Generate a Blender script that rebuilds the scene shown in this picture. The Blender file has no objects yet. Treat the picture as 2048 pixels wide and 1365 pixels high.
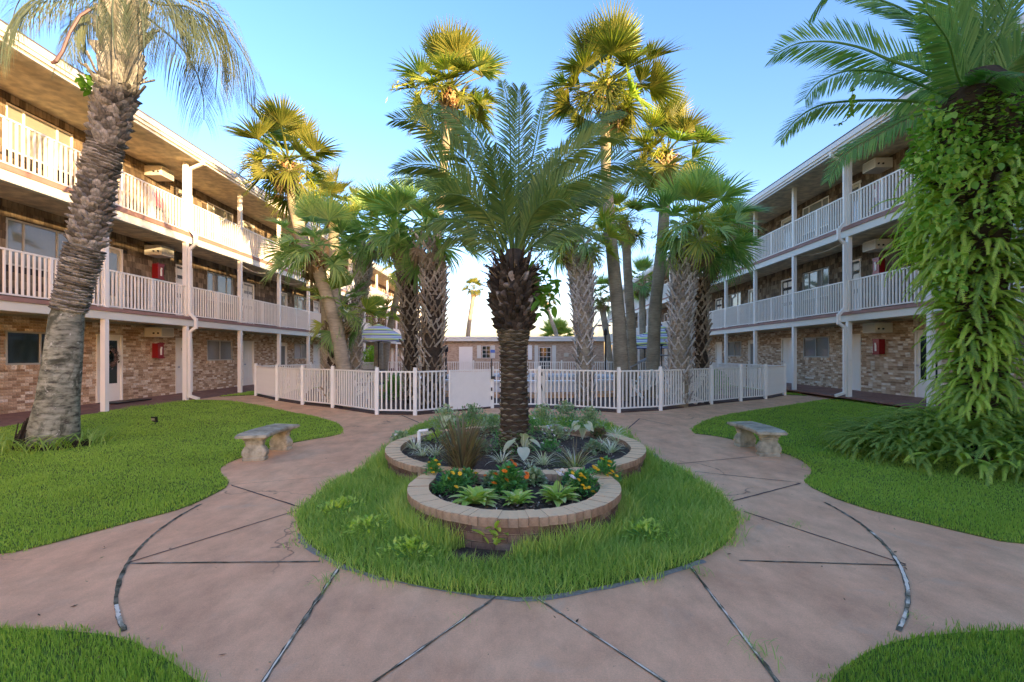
import bpy, math, random
import numpy as np
from mathutils import Vector, Matrix, Euler
random.seed(7); RNG = np.random.default_rng(7)
C = bpy.context.scene.collection
R = math.radians
# ------------------------------------------------------------------ camera, sky, sun, exposure
scn = bpy.context.scene
FOC, CX, HY, HC = 970.0, 1037.0, 708.0, 1.56
cam_d = bpy.data.cameras.new('camera'); cam = bpy.data.objects.new('camera', cam_d); C.objects.link(cam)
cam.location = (0, 0, HC); cam.rotation_euler = (R(90), 0, 0)
cam_d.sensor_width = 36; cam_d.lens = FOC / 2048 * 36
cam_d.shift_x = (1024 - CX) / 2048; cam_d.shift_y = (HY - 682.5) / 2048
cam_d.clip_end = 3000; cam_d.clip_start = 0.05
scn.camera = cam
SUN_AZ, SUN_EL = 42.0, 5.8          # degrees right of straight behind the camera, height
sdir = Vector((math.sin(R(SUN_AZ)) * math.cos(R(SUN_EL)), -math.cos(R(SUN_AZ)) * math.cos(R(SUN_EL)), math.sin(R(SUN_EL))))
w = bpy.data.worlds.new('World'); scn.world = w; w.use_nodes = True
wn = w.node_tree; wn.nodes.clear()
wo = wn.nodes.new('ShaderNodeOutputWorld'); bg = wn.nodes.new('ShaderNodeBackground'); sky = wn.nodes.new('ShaderNodeTexSky')
hs = wn.nodes.new('ShaderNodeHueSaturation')
sky.sky_type = 'NISHITA'; sky.sun_disc = False
sky.sun_elevation = R(SUN_EL); sky.sun_rotation = math.atan2(sdir.x, sdir.y)
sky.air_density = 1.0; sky.dust_density = 1.3; sky.ozone_density = 2.4
hs.inputs['Saturation'].default_value = 1.15
wn.links.new(sky.outputs[0], hs.inputs['Color']); tint = wn.nodes.new('ShaderNodeMix'); tint.data_type = 'RGBA'; tint.blend_type = 'MULTIPLY'; tint.inputs[0].default_value = 1; tint.inputs[7].default_value = (.90, .69, .80, 1)
wn.links.new(hs.outputs[0], tint.inputs[6]); wn.links.new(tint.outputs[2], bg.inputs[0]); wn.links.new(bg.outputs[0], wo.inputs[0])
bg.inputs[1].default_value = 0.15
sun_d = bpy.data.lights.new('sun', 'SUN'); sun_o = bpy.data.objects.new('sun', sun_d); C.objects.link(sun_o)
sun_d.energy = 2.3; sun_d.angle = R(0.5); sun_d.color = (1.0, 0.70, 0.38)
sun_o.rotation_euler = sdir.to_track_quat('Z', 'Y').to_euler()
scn.view_settings.view_transform = 'Standard'; scn.view_settings.look = 'None'
scn.view_settings.gamma = 1.0; scn.view_settings.exposure = 3.0
try: scn.view_settings.use_curve_mapping = False
except Exception: pass

# ------------------------------------------------------------------ helpers
def G(x, y, z=0.0):                       # photograph pixel -> point on level z
    Z = (HC - z) * FOC / (y - HY); return ((x - CX) * Z / FOC, Z)
def P(x, y, Z):                           # photograph pixel at distance Z -> point
    return Vector(((x - CX) * Z / FOC, Z, HC - (y - HY) * Z / FOC))
def tag(o, label=None, cat=None, group=None, kind=None):
    if label: o['label'] = label
    if cat: o['category'] = cat
    if group: o['group'] = group
    if kind: o['kind'] = kind
    return o
def empty(name, loc, label, cat, group=None):
    o = bpy.data.objects.new(name, None); C.objects.link(o); o.location = loc; o.empty_display_size = .2
    return tag(o, label, cat, group)
def wloc(o):
    v = Vector((0, 0, 0))
    while o is not None: v += o.location; o = o.parent
    return v
class MB:
    def __init__(s): s.v = []; s.f = []
    def add(s, vs, fs):
        n = len(s.v); s.v.extend([tuple(v) for v in vs]); s.f.extend([tuple(i + n for i in f) for f in fs])
    def box(s, a, b):
        x0, y0, z0 = a; x1, y1, z1 = b
        s.add([(x0,y0,z0),(x1,y0,z0),(x1,y1,z0),(x0,y1,z0),(x0,y0,z1),(x1,y0,z1),(x1,y1,z1),(x0,y1,z1)], BOXF)
    def hexa(s, p8): s.add(p8, BOXF)
    def bar(s, p, q, w, h=None, up=Vector((0,0,1))):
        p = Vector(p); q = Vector(q); h = h or w; d = (q - p).normalized()
        if abs(d.dot(up)) > .98: up = Vector((0,1,0))
        a = d.cross(up).normalized() * (w/2); b = a.cross(d).normalized() * (h/2)
        s.add([p-a-b, p+a-b, p+a+b, p-a+b, q-a-b, q+a-b, q+a+b, q-a+b], [(0,1,2,3)[::-1],(4,5,6,7),(0,1,5,4),(1,2,6,5),(2,3,7,6),(3,0,4,7)])
    def tube(s, pts, rad, n=8, cap=True):
        pts = [Vector(p) for p in pts]; m = len(pts)
        if not hasattr(rad, '__len__'): rad = [rad]*m
        base = len(s.v); prev = None
        for i, p in enumerate(pts):
            d = (pts[min(i+1, m-1)] - pts[max(i-1, 0)]).normalized()
            ref = prev if prev is not None else (Vector((1,0,0)) if abs(d.x) < .8 else Vector((0,1,0)))
            u = (ref - d * ref.dot(d)).normalized(); prev = u; v = d.cross(u)
            for k in range(n):
                a = 2*math.pi*k/n; s.v.append(tuple(p + (u*math.cos(a) + v*math.sin(a))*rad[i]))
        for i in range(m-1):
            for k in range(n):
                a = base+i*n+k; b = base+i*n+(k+1)%n; s.f.append((a, b, b+n, a+n))
        if cap: s.f.append(tuple(base+k for k in range(n))[::-1]); s.f.append(tuple(base+(m-1)*n+k for k in range(n)))
    def lathe(s, c, prof, n=16):
        base = len(s.v)
        for r, z in prof:
            for k in range(n):
                a = 2*math.pi*k/n; s.v.append((c[0]+r*math.cos(a), c[1]+r*math.sin(a), c[2]+z))
        for i in range(len(prof)-1):
            for k in range(n):
                a = base+i*n+k; b = base+i*n+(k+1)%n; s.f.append((a, b, b+n, a+n))
    def prism(s, poly, z0, z1):
        n = len(poly); vs = [(p[0],p[1],z0) for p in poly]+[(p[0],p[1],z1) for p in poly]
        s.add(vs, [tuple(range(n))[::-1], tuple(range(n, 2*n))]+[(i,(i+1)%n,(i+1)%n+n,i+n) for i in range(n)])
    def mesh(s, name, mt, off=(0,0,0), smooth=False):
        me = bpy.data.meshes.new(name)
        o = Vector(off)
        me.from_pydata([(v[0]-o.x, v[1]-o.y, v[2]-o.z) for v in s.v], [], s.f)
        if mt: me.materials.append(mt)
        if smooth: me.polygons.foreach_set('use_smooth', [True]*len(me.polygons))
        me.update(); return me
    def build(s, name, mt, parent=None, smooth=False, world=True):
        off = wloc(parent) if (parent is not None and world) else (0,0,0)
        return link(name, s.mesh(name, mt, off, smooth), parent)
BOXF = [(3,2,1,0),(4,5,6,7),(0,1,5,4),(1,2,6,5),(2,3,7,6),(3,0,4,7)]
def link(name, me, parent=None, loc=None, rot=None, scale=None, M=None):
    o = bpy.data.objects.new(name, me); C.objects.link(o)
    if parent is not None: o.parent = parent
    if M is not None: o.matrix_local = M
    else:
        if loc is not None: o.location = loc
        if rot is not None: o.rotation_euler = rot
        if scale is not None: o.scale = scale
    return o
def npmesh(name, V, F, mt, smooth=False):
    me = bpy.data.meshes.new(name); k = F.shape[1]
    me.vertices.add(len(V)); me.vertices.foreach_set('co', V.astype(np.float32).ravel())
    me.loops.add(F.size); me.loops.foreach_set('vertex_index', F.astype(np.int32).ravel())
    me.polygons.add(len(F)); me.polygons.foreach_set('loop_start', np.arange(0, F.size, k, dtype=np.int32))
    me.polygons.foreach_set('loop_total', np.full(len(F), k, dtype=np.int32))
    if mt: me.materials.append(mt)
    me.update(calc_edges=True); me.validate(); return me
def basis(x, y, z, p, s=(1,1,1)):
    return Matrix(((x.x*s[0], y.x*s[1], z.x*s[2], p.x),(x.y*s[0], y.y*s[1], z.y*s[2], p.y),(x.z*s[0], y.z*s[1], z.z*s[2], p.z),(0,0,0,1)))

# ------------------------------------------------------------------ materials
def lin(c):
    return tuple((v/12.92 if v <= .04045 else ((v+.055)/1.055)**2.4) for v in c)
def newmat(name):
    m = bpy.data.materials.new(name); m.use_nodes = True
    nt = m.node_tree; b = nt.nodes['Principled BSDF']; return m, nt, b
def ramp(nt, cols):
    r = nt.nodes.new('ShaderNodeValToRGB'); e = r.color_ramp.elements
    while len(e) < len(cols): e.new(.5)
    for i, (p, c) in enumerate(cols): e[i].position = p; e[i].color = (*c, 1)
    return r
def noise(nt, scale, detail=5, rough=.6, coord='Object', stretch=None, dist=0):
    tc = nt.nodes.new('ShaderNodeTexCoord'); n = nt.nodes.new('ShaderNodeTexNoise')
    n.inputs['Scale'].default_value = scale; n.inputs['Detail'].default_value = detail; n.inputs['Roughness'].default_value = rough
    n.inputs['Distortion'].default_value = dist
    if stretch:
        mp = nt.nodes.new('ShaderNodeMapping'); mp.inputs['Scale'].default_value = stretch
        nt.links.new(tc.outputs[coord], mp.inputs[0]); nt.links.new(mp.outputs[0], n.inputs['Vector'])
    else: nt.links.new(tc.outputs[coord], n.inputs['Vector'])
    return n
def mixc(nt, a, b, fac, mode='MIX'):
    m = nt.nodes.new('ShaderNodeMix'); m.data_type = 'RGBA'; m.blend_type = mode
    for sock, v in ((6, a), (7, b)):
        if isinstance(v, tuple): m.inputs[sock].default_value = (*v[:3], 1)
        else: nt.links.new(v, m.inputs[sock])
    if isinstance(fac, (int, float)): m.inputs[0].default_value = fac
    else: nt.links.new(fac, m.inputs[0])
    return m.outputs[2]
def bump(nt, b, src, strength, dist=.01):
    bp = nt.nodes.new('ShaderNodeBump'); bp.inputs['Strength'].default_value = strength; bp.inputs['Distance'].default_value = dist
    nt.links.new(src, bp.inputs['Height']); nt.links.new(bp.outputs[0], b.inputs['Normal'])
def mat_noise(name, cols, scale, rough=.8, bmp=.3, bdist=.01, stretch=None, scale2=None, detail=6, spec=.3, dist=0):
    m, nt, b = newmat(name)
    n = noise(nt, scale, detail, .62, stretch=stretch, dist=dist); r = ramp(nt, cols); nt.links.new(n.outputs[0], r.inputs[0])
    out = r.outputs[0]
    if scale2:
        n2 = noise(nt, scale2, 3, .5); r2 = ramp(nt, [(.35, (.72,.72,.72)), (.65, (1.12,1.12,1.12))]); nt.links.new(n2.outputs[0], r2.inputs[0])
        out = mixc(nt, out, r2.outputs[0], 1.0, 'MULTIPLY')
    nt.links.new(out, b.inputs['Base Color']); b.inputs['Roughness'].default_value = rough
    b.inputs['Specular IOR Level'].default_value = spec
    if bmp: bump(nt, b, n.outputs[0], bmp, bdist)
    return m
def mat_rand(name, cols, rough=.85, src='island', scale=30, bmp=.5, bdist=.004, nvar=.35, spec=.25, stretch=None):
    """colour picked per piece (mesh island or object) from a ramp, with grain"""
    m, nt, b = newmat(name)
    if src == 'island': g = nt.nodes.new('ShaderNodeNewGeometry'); o = g.outputs['Random Per Island']
    else: g = nt.nodes.new('ShaderNodeObjectInfo'); o = g.outputs['Random']
    r = ramp(nt, cols); nt.links.new(o, r.inputs[0])
    n = noise(nt, scale, 6, .65, stretch=stretch); r2 = ramp(nt, [(.3, (1-nvar,)*3), (.7, (1+nvar,)*3)]); nt.links.new(n.outputs[0], r2.inputs[0])
    out = mixc(nt, r.outputs[0], r2.outputs[0], 1.0, 'MULTIPLY')
    nt.links.new(out, b.inputs['Base Color']); b.inputs['Roughness'].default_value = rough
    b.inputs['Specular IOR Level'].default_value = spec
    if bmp: bump(nt, b, n.outputs[0], bmp, bdist)
    return m
def mat_leaf(name, c1, c2, c3=None, transl=.3, rough=.5, src='Object', scale=2.5, spec=.35):
    m, nt, b = newmat(name); out = nt.nodes['Material Output']
    oi = nt.nodes.new('ShaderNodeObjectInfo'); geo = nt.nodes.new('ShaderNodeNewGeometry')
    add = nt.nodes.new('ShaderNodeMath'); add.operation = 'ADD'
    n = noise(nt, scale, 3, .6)
    mul = nt.nodes.new('ShaderNodeMath'); mul.operation = 'MULTIPLY'; mul.inputs[1].default_value = .4
    nt.links.new(oi.outputs['Random'], mul.inputs[0])
    isl = nt.nodes.new('ShaderNodeMath'); isl.operation = 'MULTIPLY'; isl.inputs[1].default_value = .45
    nt.links.new(geo.outputs['Random Per Island'], isl.inputs[0])
    nt.links.new(mul.outputs[0], add.inputs[0]); nt.links.new(isl.outputs[0], add.inputs[1])
    add2 = nt.nodes.new('ShaderNodeMath'); add2.operation = 'MULTIPLY_ADD'; add2.inputs[1].default_value = .5
    nt.links.new(n.outputs[0], add2.inputs[0]); nt.links.new(add.outputs[0], add2.inputs[2])
    cols = [(.25, c1), (.85, c2)] if c3 is None else [(.2, c1), (.65, c2), (1.0, c3)]
    r = ramp(nt, cols); nt.links.new(add2.outputs[0], r.inputs[0])
    nt.links.new(r.outputs[0], b.inputs['Base Color']); b.inputs['Roughness'].default_value = rough
    b.inputs['Specular IOR Level'].default_value = spec
    tr = nt.nodes.new('ShaderNodeBsdfTranslucent'); mx = nt.nodes.new('ShaderNodeMixShader'); mx.inputs[0].default_value = transl
    bright = mixc(nt, r.outputs[0], (1.0, 1.25, .5), 1.0, 'MULTIPLY')
    nt.links.new(bright, tr.inputs[0]); nt.links.new(b.outputs[0], mx.inputs[1]); nt.links.new(tr.outputs[0], mx.inputs[2])
    nt.links.new(mx.outputs[0], out.inputs[0]); return m
def mat_plain(name, c, rough=.5, metal=0, spec=.5, nv=.06, sc=6):
    m = mat_noise(name, [(.3, tuple(v*(1-nv) for v in c)), (.7, tuple(min(1, v*(1+nv)) for v in c))], sc, rough, 0, spec=spec)
    m.node_tree.nodes['Principled BSDF'].inputs['Metallic'].default_value = metal; return m

M = {}
def concrete_mat():
    m, nt, b = newmat('pink_concrete')
    n1 = noise(nt, .55, 6, .65, dist=.6); r1 = ramp(nt, [(.25, (.74,.415,.225)), (.48, (.81,.475,.26)), (.75, (.85,.55,.31))]); nt.links.new(n1.outputs[0], r1.inputs[0])
    n2 = noise(nt, 3.2, 8, .7, stretch=(1, .6, 1)); r2 = ramp(nt, [(.32, (.78,.76,.76)), (.62, (1.08,1.08,1.07))]); nt.links.new(n2.outputs[0], r2.inputs[0])
    n3 = noise(nt, 90, 4, .7); r3 = ramp(nt, [(.3, (.88,)*3), (.7, (1.08,)*3)]); nt.links.new(n3.outputs[0], r3.inputs[0])
    n4 = noise(nt, 1.7, 4, .55, dist=1.5); r4 = ramp(nt, [(.60, (0,0,0)), (.74, (1,1,1))]); nt.links.new(n4.outputs[0], r4.inputs[0])
    c = mixc(nt, r1.outputs[0], r2.outputs[0], 1.0, 'MULTIPLY'); c = mixc(nt, c, r3.outputs[0], 1.0, 'MULTIPLY')
    f = nt.nodes.new('ShaderNodeMath'); f.operation = 'MULTIPLY'; f.inputs[1].default_value = .35; nt.links.new(r4.outputs[0], f.inputs[0])
    c = mixc(nt, c, (.58,.46,.31), f.outputs[0])
    # dark specks of dirt
    n5 = noise(nt, 22, 2, .5); r5 = ramp(nt, [(.72, (0,0,0)), (.80, (1,1,1))]); nt.links.new(n5.outputs[0], r5.inputs[0])
    f5 = nt.nodes.new('ShaderNodeMath'); f5.operation = 'MULTIPLY'; f5.inputs[1].default_value = .4; nt.links.new(r5.outputs[0], f5.inputs[0])
    c = mixc(nt, c, (.12,.08,.06), f5.outputs[0])
    tc = nt.nodes.new('ShaderNodeTexCoord'); nw = noise(nt, 1.3, 4, .6); wp = nt.nodes.new('ShaderNodeVectorMath'); wp.operation = 'MULTIPLY_ADD'; wp.inputs[1].default_value = (1.1,1.1,0)
    nt.links.new(nw.outputs[1], wp.inputs[0]); nt.links.new(tc.outputs['Object'], wp.inputs[2])
    vo = nt.nodes.new('ShaderNodeTexVoronoi'); vo.feature = 'DISTANCE_TO_EDGE'; vo.inputs['Scale'].default_value = .42; nt.links.new(wp.outputs[0], vo.inputs['Vector'])
    rv = ramp(nt, [(0, (1,1,1)), (.0022, (.8,.8,.8)), (.0045, (0,0,0))]); nt.links.new(vo.outputs[0], rv.inputs[0])
    nm = noise(nt, .6, 2, .5); rm = ramp(nt, [(.52, (0,0,0)), (.60, (.75,.75,.75))]); nt.links.new(nm.outputs[0], rm.inputs[0])
    fm = nt.nodes.new('ShaderNodeMath'); fm.operation = 'MULTIPLY'; nt.links.new(rv.outputs[0], fm.inputs[0]); nt.links.new(rm.outputs[0], fm.inputs[1])
    c = mixc(nt, c, (.10,.065,.045), fm.outputs[0])
    n6 = noise(nt, 260, 3, .8); r6 = ramp(nt, [(.32, (.80,.80,.80)), (.68, (1.14,1.14,1.14))]); nt.links.new(n6.outputs[0], r6.inputs[0]); c = mixc(nt, c, r6.outputs[0], 1.0, 'MULTIPLY')
    nt.links.new(c, b.inputs['Base Color']); b.inputs['Roughness'].default_value = .75; b.inputs['Specular IOR Level'].default_value = .12
    bump(nt, b, n3.outputs[0], .5, .004); return m
M['concrete'] = concrete_mat()
M['walk_red'] = mat_noise('red_walkway', [(.3,(.22,.11,.08)),(.7,(.34,.18,.13))], 1.5, .6, .2, .003, scale2=9)
M['slab_red'] = mat_noise('slab_edge_red', [(.3,(.30,.17,.13)),(.7,(.38,.22,.17))], 3, .7, .15, .003)
M['white'] = mat_noise('white_paint', [(.3,(.88,.84,.72)),(.7,(.92,.88,.77))], 2.2, .45, .05, .002)
M['white2'] = mat_plain('white_aluminium', (.93,.90,.79), .35, nv=.03)
M['cream'] = mat_noise('cream_paint', [(.3,(.70,.68,.56)),(.7,(.80,.78,.66))], 1.2, .5, .1, .003, stretch=(1,.3,1))
M['ceil'] = mat_noise('soffit_board', [(.3,(.74,.62,.40)),(.7,(.80,.69,.47))], .9, .7, .05, .002, stretch=(3,.5,1), scale2=4)
M['roof'] = mat_plain('roof_felt', (.10,.10,.10), .9)
M['gutter'] = mat_plain('gutter_white', (.76,.74,.66), .4)
M['mortar'] = mat_noise('mortar', [(.3,(.52,.42,.29)),(.7,(.66,.56,.42))], 20, .95, .4, .004)
BR = [(0,(.34,.22,.13)),(.2,(.48,.33,.20)),(.45,(.60,.43,.27)),(.7,(.68,.53,.35)),(.86,(.78,.66,.48)),(1,(.86,.78,.64))]
M['brick'] = mat_rand('wall_brick', BR, .9, 'island', 25, .6, .006, .4)
M['brick1'] = mat_rand('wall_brick_single', BR, .9, 'object', 25, .6, .006, .4)
SH = [(0,(.095,.068,.042)),(.4,(.16,.118,.070)),(.75,(.22,.165,.10)),(1,(.32,.25,.16))]
M['shingle'] = mat_rand('cedar_shingle', SH, .9, 'island', 14, .7, .006, .45, stretch=(1,1,.18))
M['shingle1'] = mat_rand('cedar_shingle_single', SH, .9, 'object', 14, .7, .006, .45, stretch=(1,1,.18))
M['dark'] = mat_plain('dark_backing', (.03,.025,.02), .9)
CB = [(0,(.27,.18,.115)),(.4,(.33,.23,.15)),(.8,(.40,.29,.19)),(1,(.30,.22,.15))]
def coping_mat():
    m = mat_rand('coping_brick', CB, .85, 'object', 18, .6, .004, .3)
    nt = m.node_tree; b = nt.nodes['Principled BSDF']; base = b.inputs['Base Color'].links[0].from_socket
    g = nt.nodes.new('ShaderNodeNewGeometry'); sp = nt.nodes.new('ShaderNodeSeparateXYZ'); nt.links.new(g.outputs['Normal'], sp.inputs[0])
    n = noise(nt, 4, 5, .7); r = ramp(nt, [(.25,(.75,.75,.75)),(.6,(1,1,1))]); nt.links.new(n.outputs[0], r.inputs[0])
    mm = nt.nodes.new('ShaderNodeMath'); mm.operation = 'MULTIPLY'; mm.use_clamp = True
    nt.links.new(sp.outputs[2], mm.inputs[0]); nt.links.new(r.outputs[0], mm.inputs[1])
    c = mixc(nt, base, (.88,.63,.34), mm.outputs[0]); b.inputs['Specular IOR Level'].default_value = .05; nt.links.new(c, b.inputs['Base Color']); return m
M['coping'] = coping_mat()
M['wallbrick_low'] = mat_rand('planter_brick', [(0,(.13,.08,.06)),(.5,(.20,.13,.09)),(1,(.26,.20,.15))], .9, 'object', 18, .6, .004, .35)
M['glass'] = mat_plain('window_glass', (.20,.20,.17), .04, spec=.9)
M['glass_dark'] = mat_plain('dark_glass', (.015,.03,.028), .05, spec=.8)
M['blind'] = mat_noise('window_blind', [(.3,(.36,.35,.28)),(.7,(.46,.45,.38))], 2, .7, 0)
M['curtain'] = mat_noise('window_curtain', [(.3,(.40,.42,.42)),(.7,(.60,.62,.62))], 9, .7, .3, .02, stretch=(1,1,.05))
M['frame'] = mat_plain('window_frame', (.42,.42,.36), .5)
M['red'] = mat_plain('red_enamel', (.28,.010,.014), .3)
M['black'] = mat_plain('black_plastic', (.012,.012,.013), .45)
M['silver'] = mat_plain('metal_silver', (.5,.5,.5), .3, 1)
M['wreath'] = mat_rand('wreath_leaf', [(0,(.05,.07,.04)),(.5,(.20,.12,.10)),(1,(.35,.25,.22))], .8, 'island')
M['trunk'] = mat_noise('palm_bark_smooth', [(.3,(.26,.22,.15)),(.7,(.44,.38,.26))], 5, .9, .5, .012, stretch=(1,1,5), scale2=2)
M['trunk_l'] = mat_noise('old_palm_bark', [(.34,(.07,.066,.052)),(.47,(.24,.25,.18)),(.70,(.44,.45,.35))], 6, .92, .8, .02, stretch=(1,1,3), scale2=2.2)
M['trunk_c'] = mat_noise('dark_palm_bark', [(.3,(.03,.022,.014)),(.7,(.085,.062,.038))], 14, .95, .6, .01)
M['scar'] = mat_rand('leaf_scar', [(0,(.06,.052,.032)),(.5,(.135,.115,.07)),(1,(.25,.21,.13))], .9, 'object', 40, .7, .004, .5)
M['scar_i'] = mat_rand('leaf_scar_mass', [(0,(.06,.052,.032)),(.5,(.135,.115,.07)),(1,(.25,.21,.13))], .9, 'island', 40, .7, .004, .5)
M['scale'] = mat_rand('trunk_scale', [(0,(.10,.093,.075)),(.5,(.22,.21,.175)),(1,(.40,.385,.33))], .9, 'object', 25, .8, .006, .5)
M['scale_i'] = mat_rand('trunk_scale_mass', [(0,(.10,.093,.075)),(.5,(.22,.21,.175)),(1,(.40,.385,.33))], .9, 'island', 25, .8, .006, .5)
M['scale_d'] = mat_rand('dark_trunk_scale', [(0,(.025,.019,.013)),(.7,(.075,.058,.038)),(.9,(.15,.12,.09)),(1,(.42,.37,.30))], .95, 'object', 25, .8, .006, .5)
M['boot'] = mat_rand('palm_boot', [(0,(.20,.155,.10)),(.5,(.36,.29,.20)),(1,(.52,.45,.33))], .85, 'object', 22, .6, .006, .4)
M['boot_g'] = mat_rand('grey_palm_boot', [(0,(.30,.27,.22)),(.5,(.48,.45,.38)),(1,(.64,.61,.54))], .85, 'object', 22, .6, .006, .4)
M['boot_t'] = mat_rand('crown_boot', [(0,(.22,.11,.045)),(.5,(.42,.28,.13)),(1,(.60,.45,.25))], .85, 'object', 22, .6, .006, .4)
M['fan'] = mat_leaf('fan_leaf', (0.154,0.245,0.065), (0.295,0.401,0.097), (0.562,0.515,0.109), .48)
M['fan_d'] = mat_leaf('fan_leaf_dark', (0.138,0.252,0.096), (0.276,0.444,0.167), (0.529,0.638,0.227), .48)
M['fan_y'] = mat_leaf('fan_leaf_yellow', (0.104,0.133,0.026), (0.192,0.213,0.041), (0.272,0.257,0.053), .48)
M['flower_y'] = mat_leaf('palm_flower', (0.343,0.390,0.055), (0.530,0.530,0.078), None, .4)
M['date'] = mat_leaf('date_frond', (0.060,0.122,0.033), (0.116,0.216,0.051), (0.251,0.319,0.073), .28, scale=1.5)
M['date_r'] = mat_leaf('date_frond_green', (0.068,0.168,0.044), (0.135,0.299,0.078), (0.282,0.435,0.113), .4, scale=1.5)
M['pindo'] = mat_leaf('grey_green_frond', (0.066,0.094,0.061), (0.116,0.149,0.094), (0.208,0.220,0.110), .35, scale=1.5)
M['dead'] = mat_leaf('dead_frond', (.18,.13,.07), (.30,.22,.12), None, .2)
M['rachis'] = mat_plain('frond_stalk', (.16,.20,.06), .5)
M['rachis_p'] = mat_plain('purple_stalk', (.10,.055,.05), .5)
M['fern'] = mat_leaf('fern', (0.243,0.372,0.058), (0.505,0.669,0.095), (0.566,0.690,0.146), .4, scale=3)
M['fern_d'] = mat_leaf('fern_dark', (0.096,0.187,0.036), (0.206,0.342,0.063), (0.378,0.495,0.091), .35, scale=3)
M['vine'] = mat_leaf('vine_leaf', (0.105,0.214,0.040), (0.234,0.408,0.060), (0.438,0.602,0.091), .35)
M['vine_b'] = mat_leaf('bright_leaf', (0.084,0.204,0.024), (0.168,0.360,0.036), None, .4)
M['grass'] = mat_leaf('lawn_grass', (0.173,0.291,0.037), (0.312,0.468,0.063), (0.461,0.623,0.111), .35, scale=.8)
M['grass_i'] = mat_leaf('rough_grass', (0.148,0.271,0.050), (0.299,0.472,0.082), (0.545,0.637,0.159), .35, scale=1.2)
M['soil_g'] = mat_noise('lawn_soil', [(.3,(.08,.15,.015)),(.7,(.14,.22,.03))], 6, .95, .4, .01, scale2=.8)
M['soil'] = mat_noise('bed_soil', [(.3,(.035,.027,.019)),(.6,(.10,.075,.052)),(.75,(.21,.17,.125))], 35, .95, 1, .02)
M['mulch'] = mat_noise('mulch', [(.3,(.07,.042,.030)),(.6,(.15,.095,.07)),(.78,(.26,.20,.16))], 25, .95, 1, .03, scale2=1.2)
M['sand'] = mat_noise('far_ground', [(.3,(.10,.12,.05)),(.7,(.20,.18,.11))], .3, .95, 0)
M['bench'] = mat_noise('cast_stone', [(.28,(.24,.22,.15)),(.5,(.44,.41,.29)),(.75,(.62,.56,.40))], 9, .95, .6, .006, scale2=3, spec=.03)
M['joint'] = mat_noise('joint_filler', [(.38,(.06,.055,.035)),(.5,(.15,.14,.09)),(.66,(.30,.27,.20))], 9, .95, .6, .01, spec=.02)
M['joint_w'] = mat_noise('peeling_white_joint', [(.40,(.14,.12,.07)),(.46,(.34,.30,.20)),(.53,(.80,.72,.54))], 3.5, .95, .5, .01, spec=.02)
M['joint_d'] = mat_plain('dark_joint', (.07,.05,.042), .9, nv=.3)
M['gravel'] = mat_noise('grey_edge_grit', [(.3,(.17,.16,.13)),(.7,(.38,.36,.30))], 40, .9, 1, .01)
M['water'] = mat_plain('pool_water', (.05,.20,.26), .03, spec=.8)
M['pool_white'] = mat_plain('pool_plaster', (.74,.76,.77), .4)

def blotch(m, sc, col, lo, hi):
    nt = m.node_tree; b = nt.nodes['Principled BSDF']; base = b.inputs['Base Color'].links[0].from_socket
    n = noise(nt, sc, 7, .7, dist=.8); r = ramp(nt, [(lo,(0,0,0)),(hi,(.9,.9,.9))]); nt.links.new(n.outputs[0], r.inputs[0])
    nt.links.new(mixc(nt, base, col, r.outputs[0]), b.inputs['Base Color'])
blotch(M['trunk_l'], 2.4, (.05,.055,.035), .50, .62); blotch(M['trunk_l'], 7, (.55,.56,.48), .60, .68)
blotch(M['white'], 5, (.72,.68,.56), .62, .85); blotch(M['white2'], 4, (.74,.71,.60), .64, .88)
blotch(M['concrete'], .9, (.58,.31,.16), .56, .82)
# ------------------------------------------------------------------ ground
def poly_in(poly, X, Y):
    inside = np.zeros(X.shape, bool); n = len(poly)
    for i in range(n):
        x0, y0 = poly[i]; x1, y1 = poly[(i+1) % n]
        c = ((y0 > Y) != (y1 > Y)) & (X < (x1-x0)*(Y-y0)/((y1-y0) if y1 != y0 else 1e-9)+x0); inside ^= c
    return inside
def smooth_poly(pts, it=2):
    for _ in range(it):
        q = []
        for i in range(len(pts)):
            a = pts[i]; b = pts[(i+1) % len(pts)]
            q += [(a[0]*.75+b[0]*.25, a[1]*.75+b[1]*.25), (a[0]*.25+b[0]*.75, a[1]*.25+b[1]*.75)]
        pts = q
    return pts
b = MB(); b.add([(-900,-300,-.03),(900,-300,-.03),(900,1500,-.03),(-900,1500,-.03)], [(0,1,2,3)])
tag(b.build('ground', M['sand']), kind='structure')
b = MB(); b.box((-11.6,-14,-.02), (12.0,66,0))
path = tag(b.build('path', M['concrete']), kind='structure')

def gp(l): return [G(*p) for p in l]
left_lawn = gp([(0,1112),(105,1088),(200,1062),(300,1036),(370,1017),(420,994),(462,971),(446,953),(438,940),(452,929),(475,919),(534,899),(602,883),(678,871),(688,863),(680,850),(666,843.5),(625,833),(561,821.5),(517,811),(464,803),(430,801),(381,800),(293,808),(220,823),(128,838),(0,856)])
left_lawn = smooth_poly([(-10.75,2.6),(-6.5,2.9)] + left_lawn + [(-10.80,9.9),(-10.75,6)], 1)
right_lawn = gp([(2048,1095),(1873,1054),(1695,1010),(1603,967),(1621,951),(1624,940),(1610,926),(1581,911),(1510,892),(1466,880),(1426,872),(1379,867),(1395,848),(1441,832),(1518,820),(1580,811),(1640,801),(1695,794.5),(1745,797)])
right_lawn = smooth_poly(right_lawn + [(10.55,14.2),(10.55,9),(10.55,3.0),(7.5,2.9)], 1)
near_left = smooth_poly([(-3.4,-1.5),(-.9,-1.5),(-.85,1.2)] + gp([(440,1400),(391,1365),(359,1338),(320,1313),(256,1282),(178,1267),(0,1258)]) + [(-5,2.68),(-6,2.6),(-6,-1.5)], 1)
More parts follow.
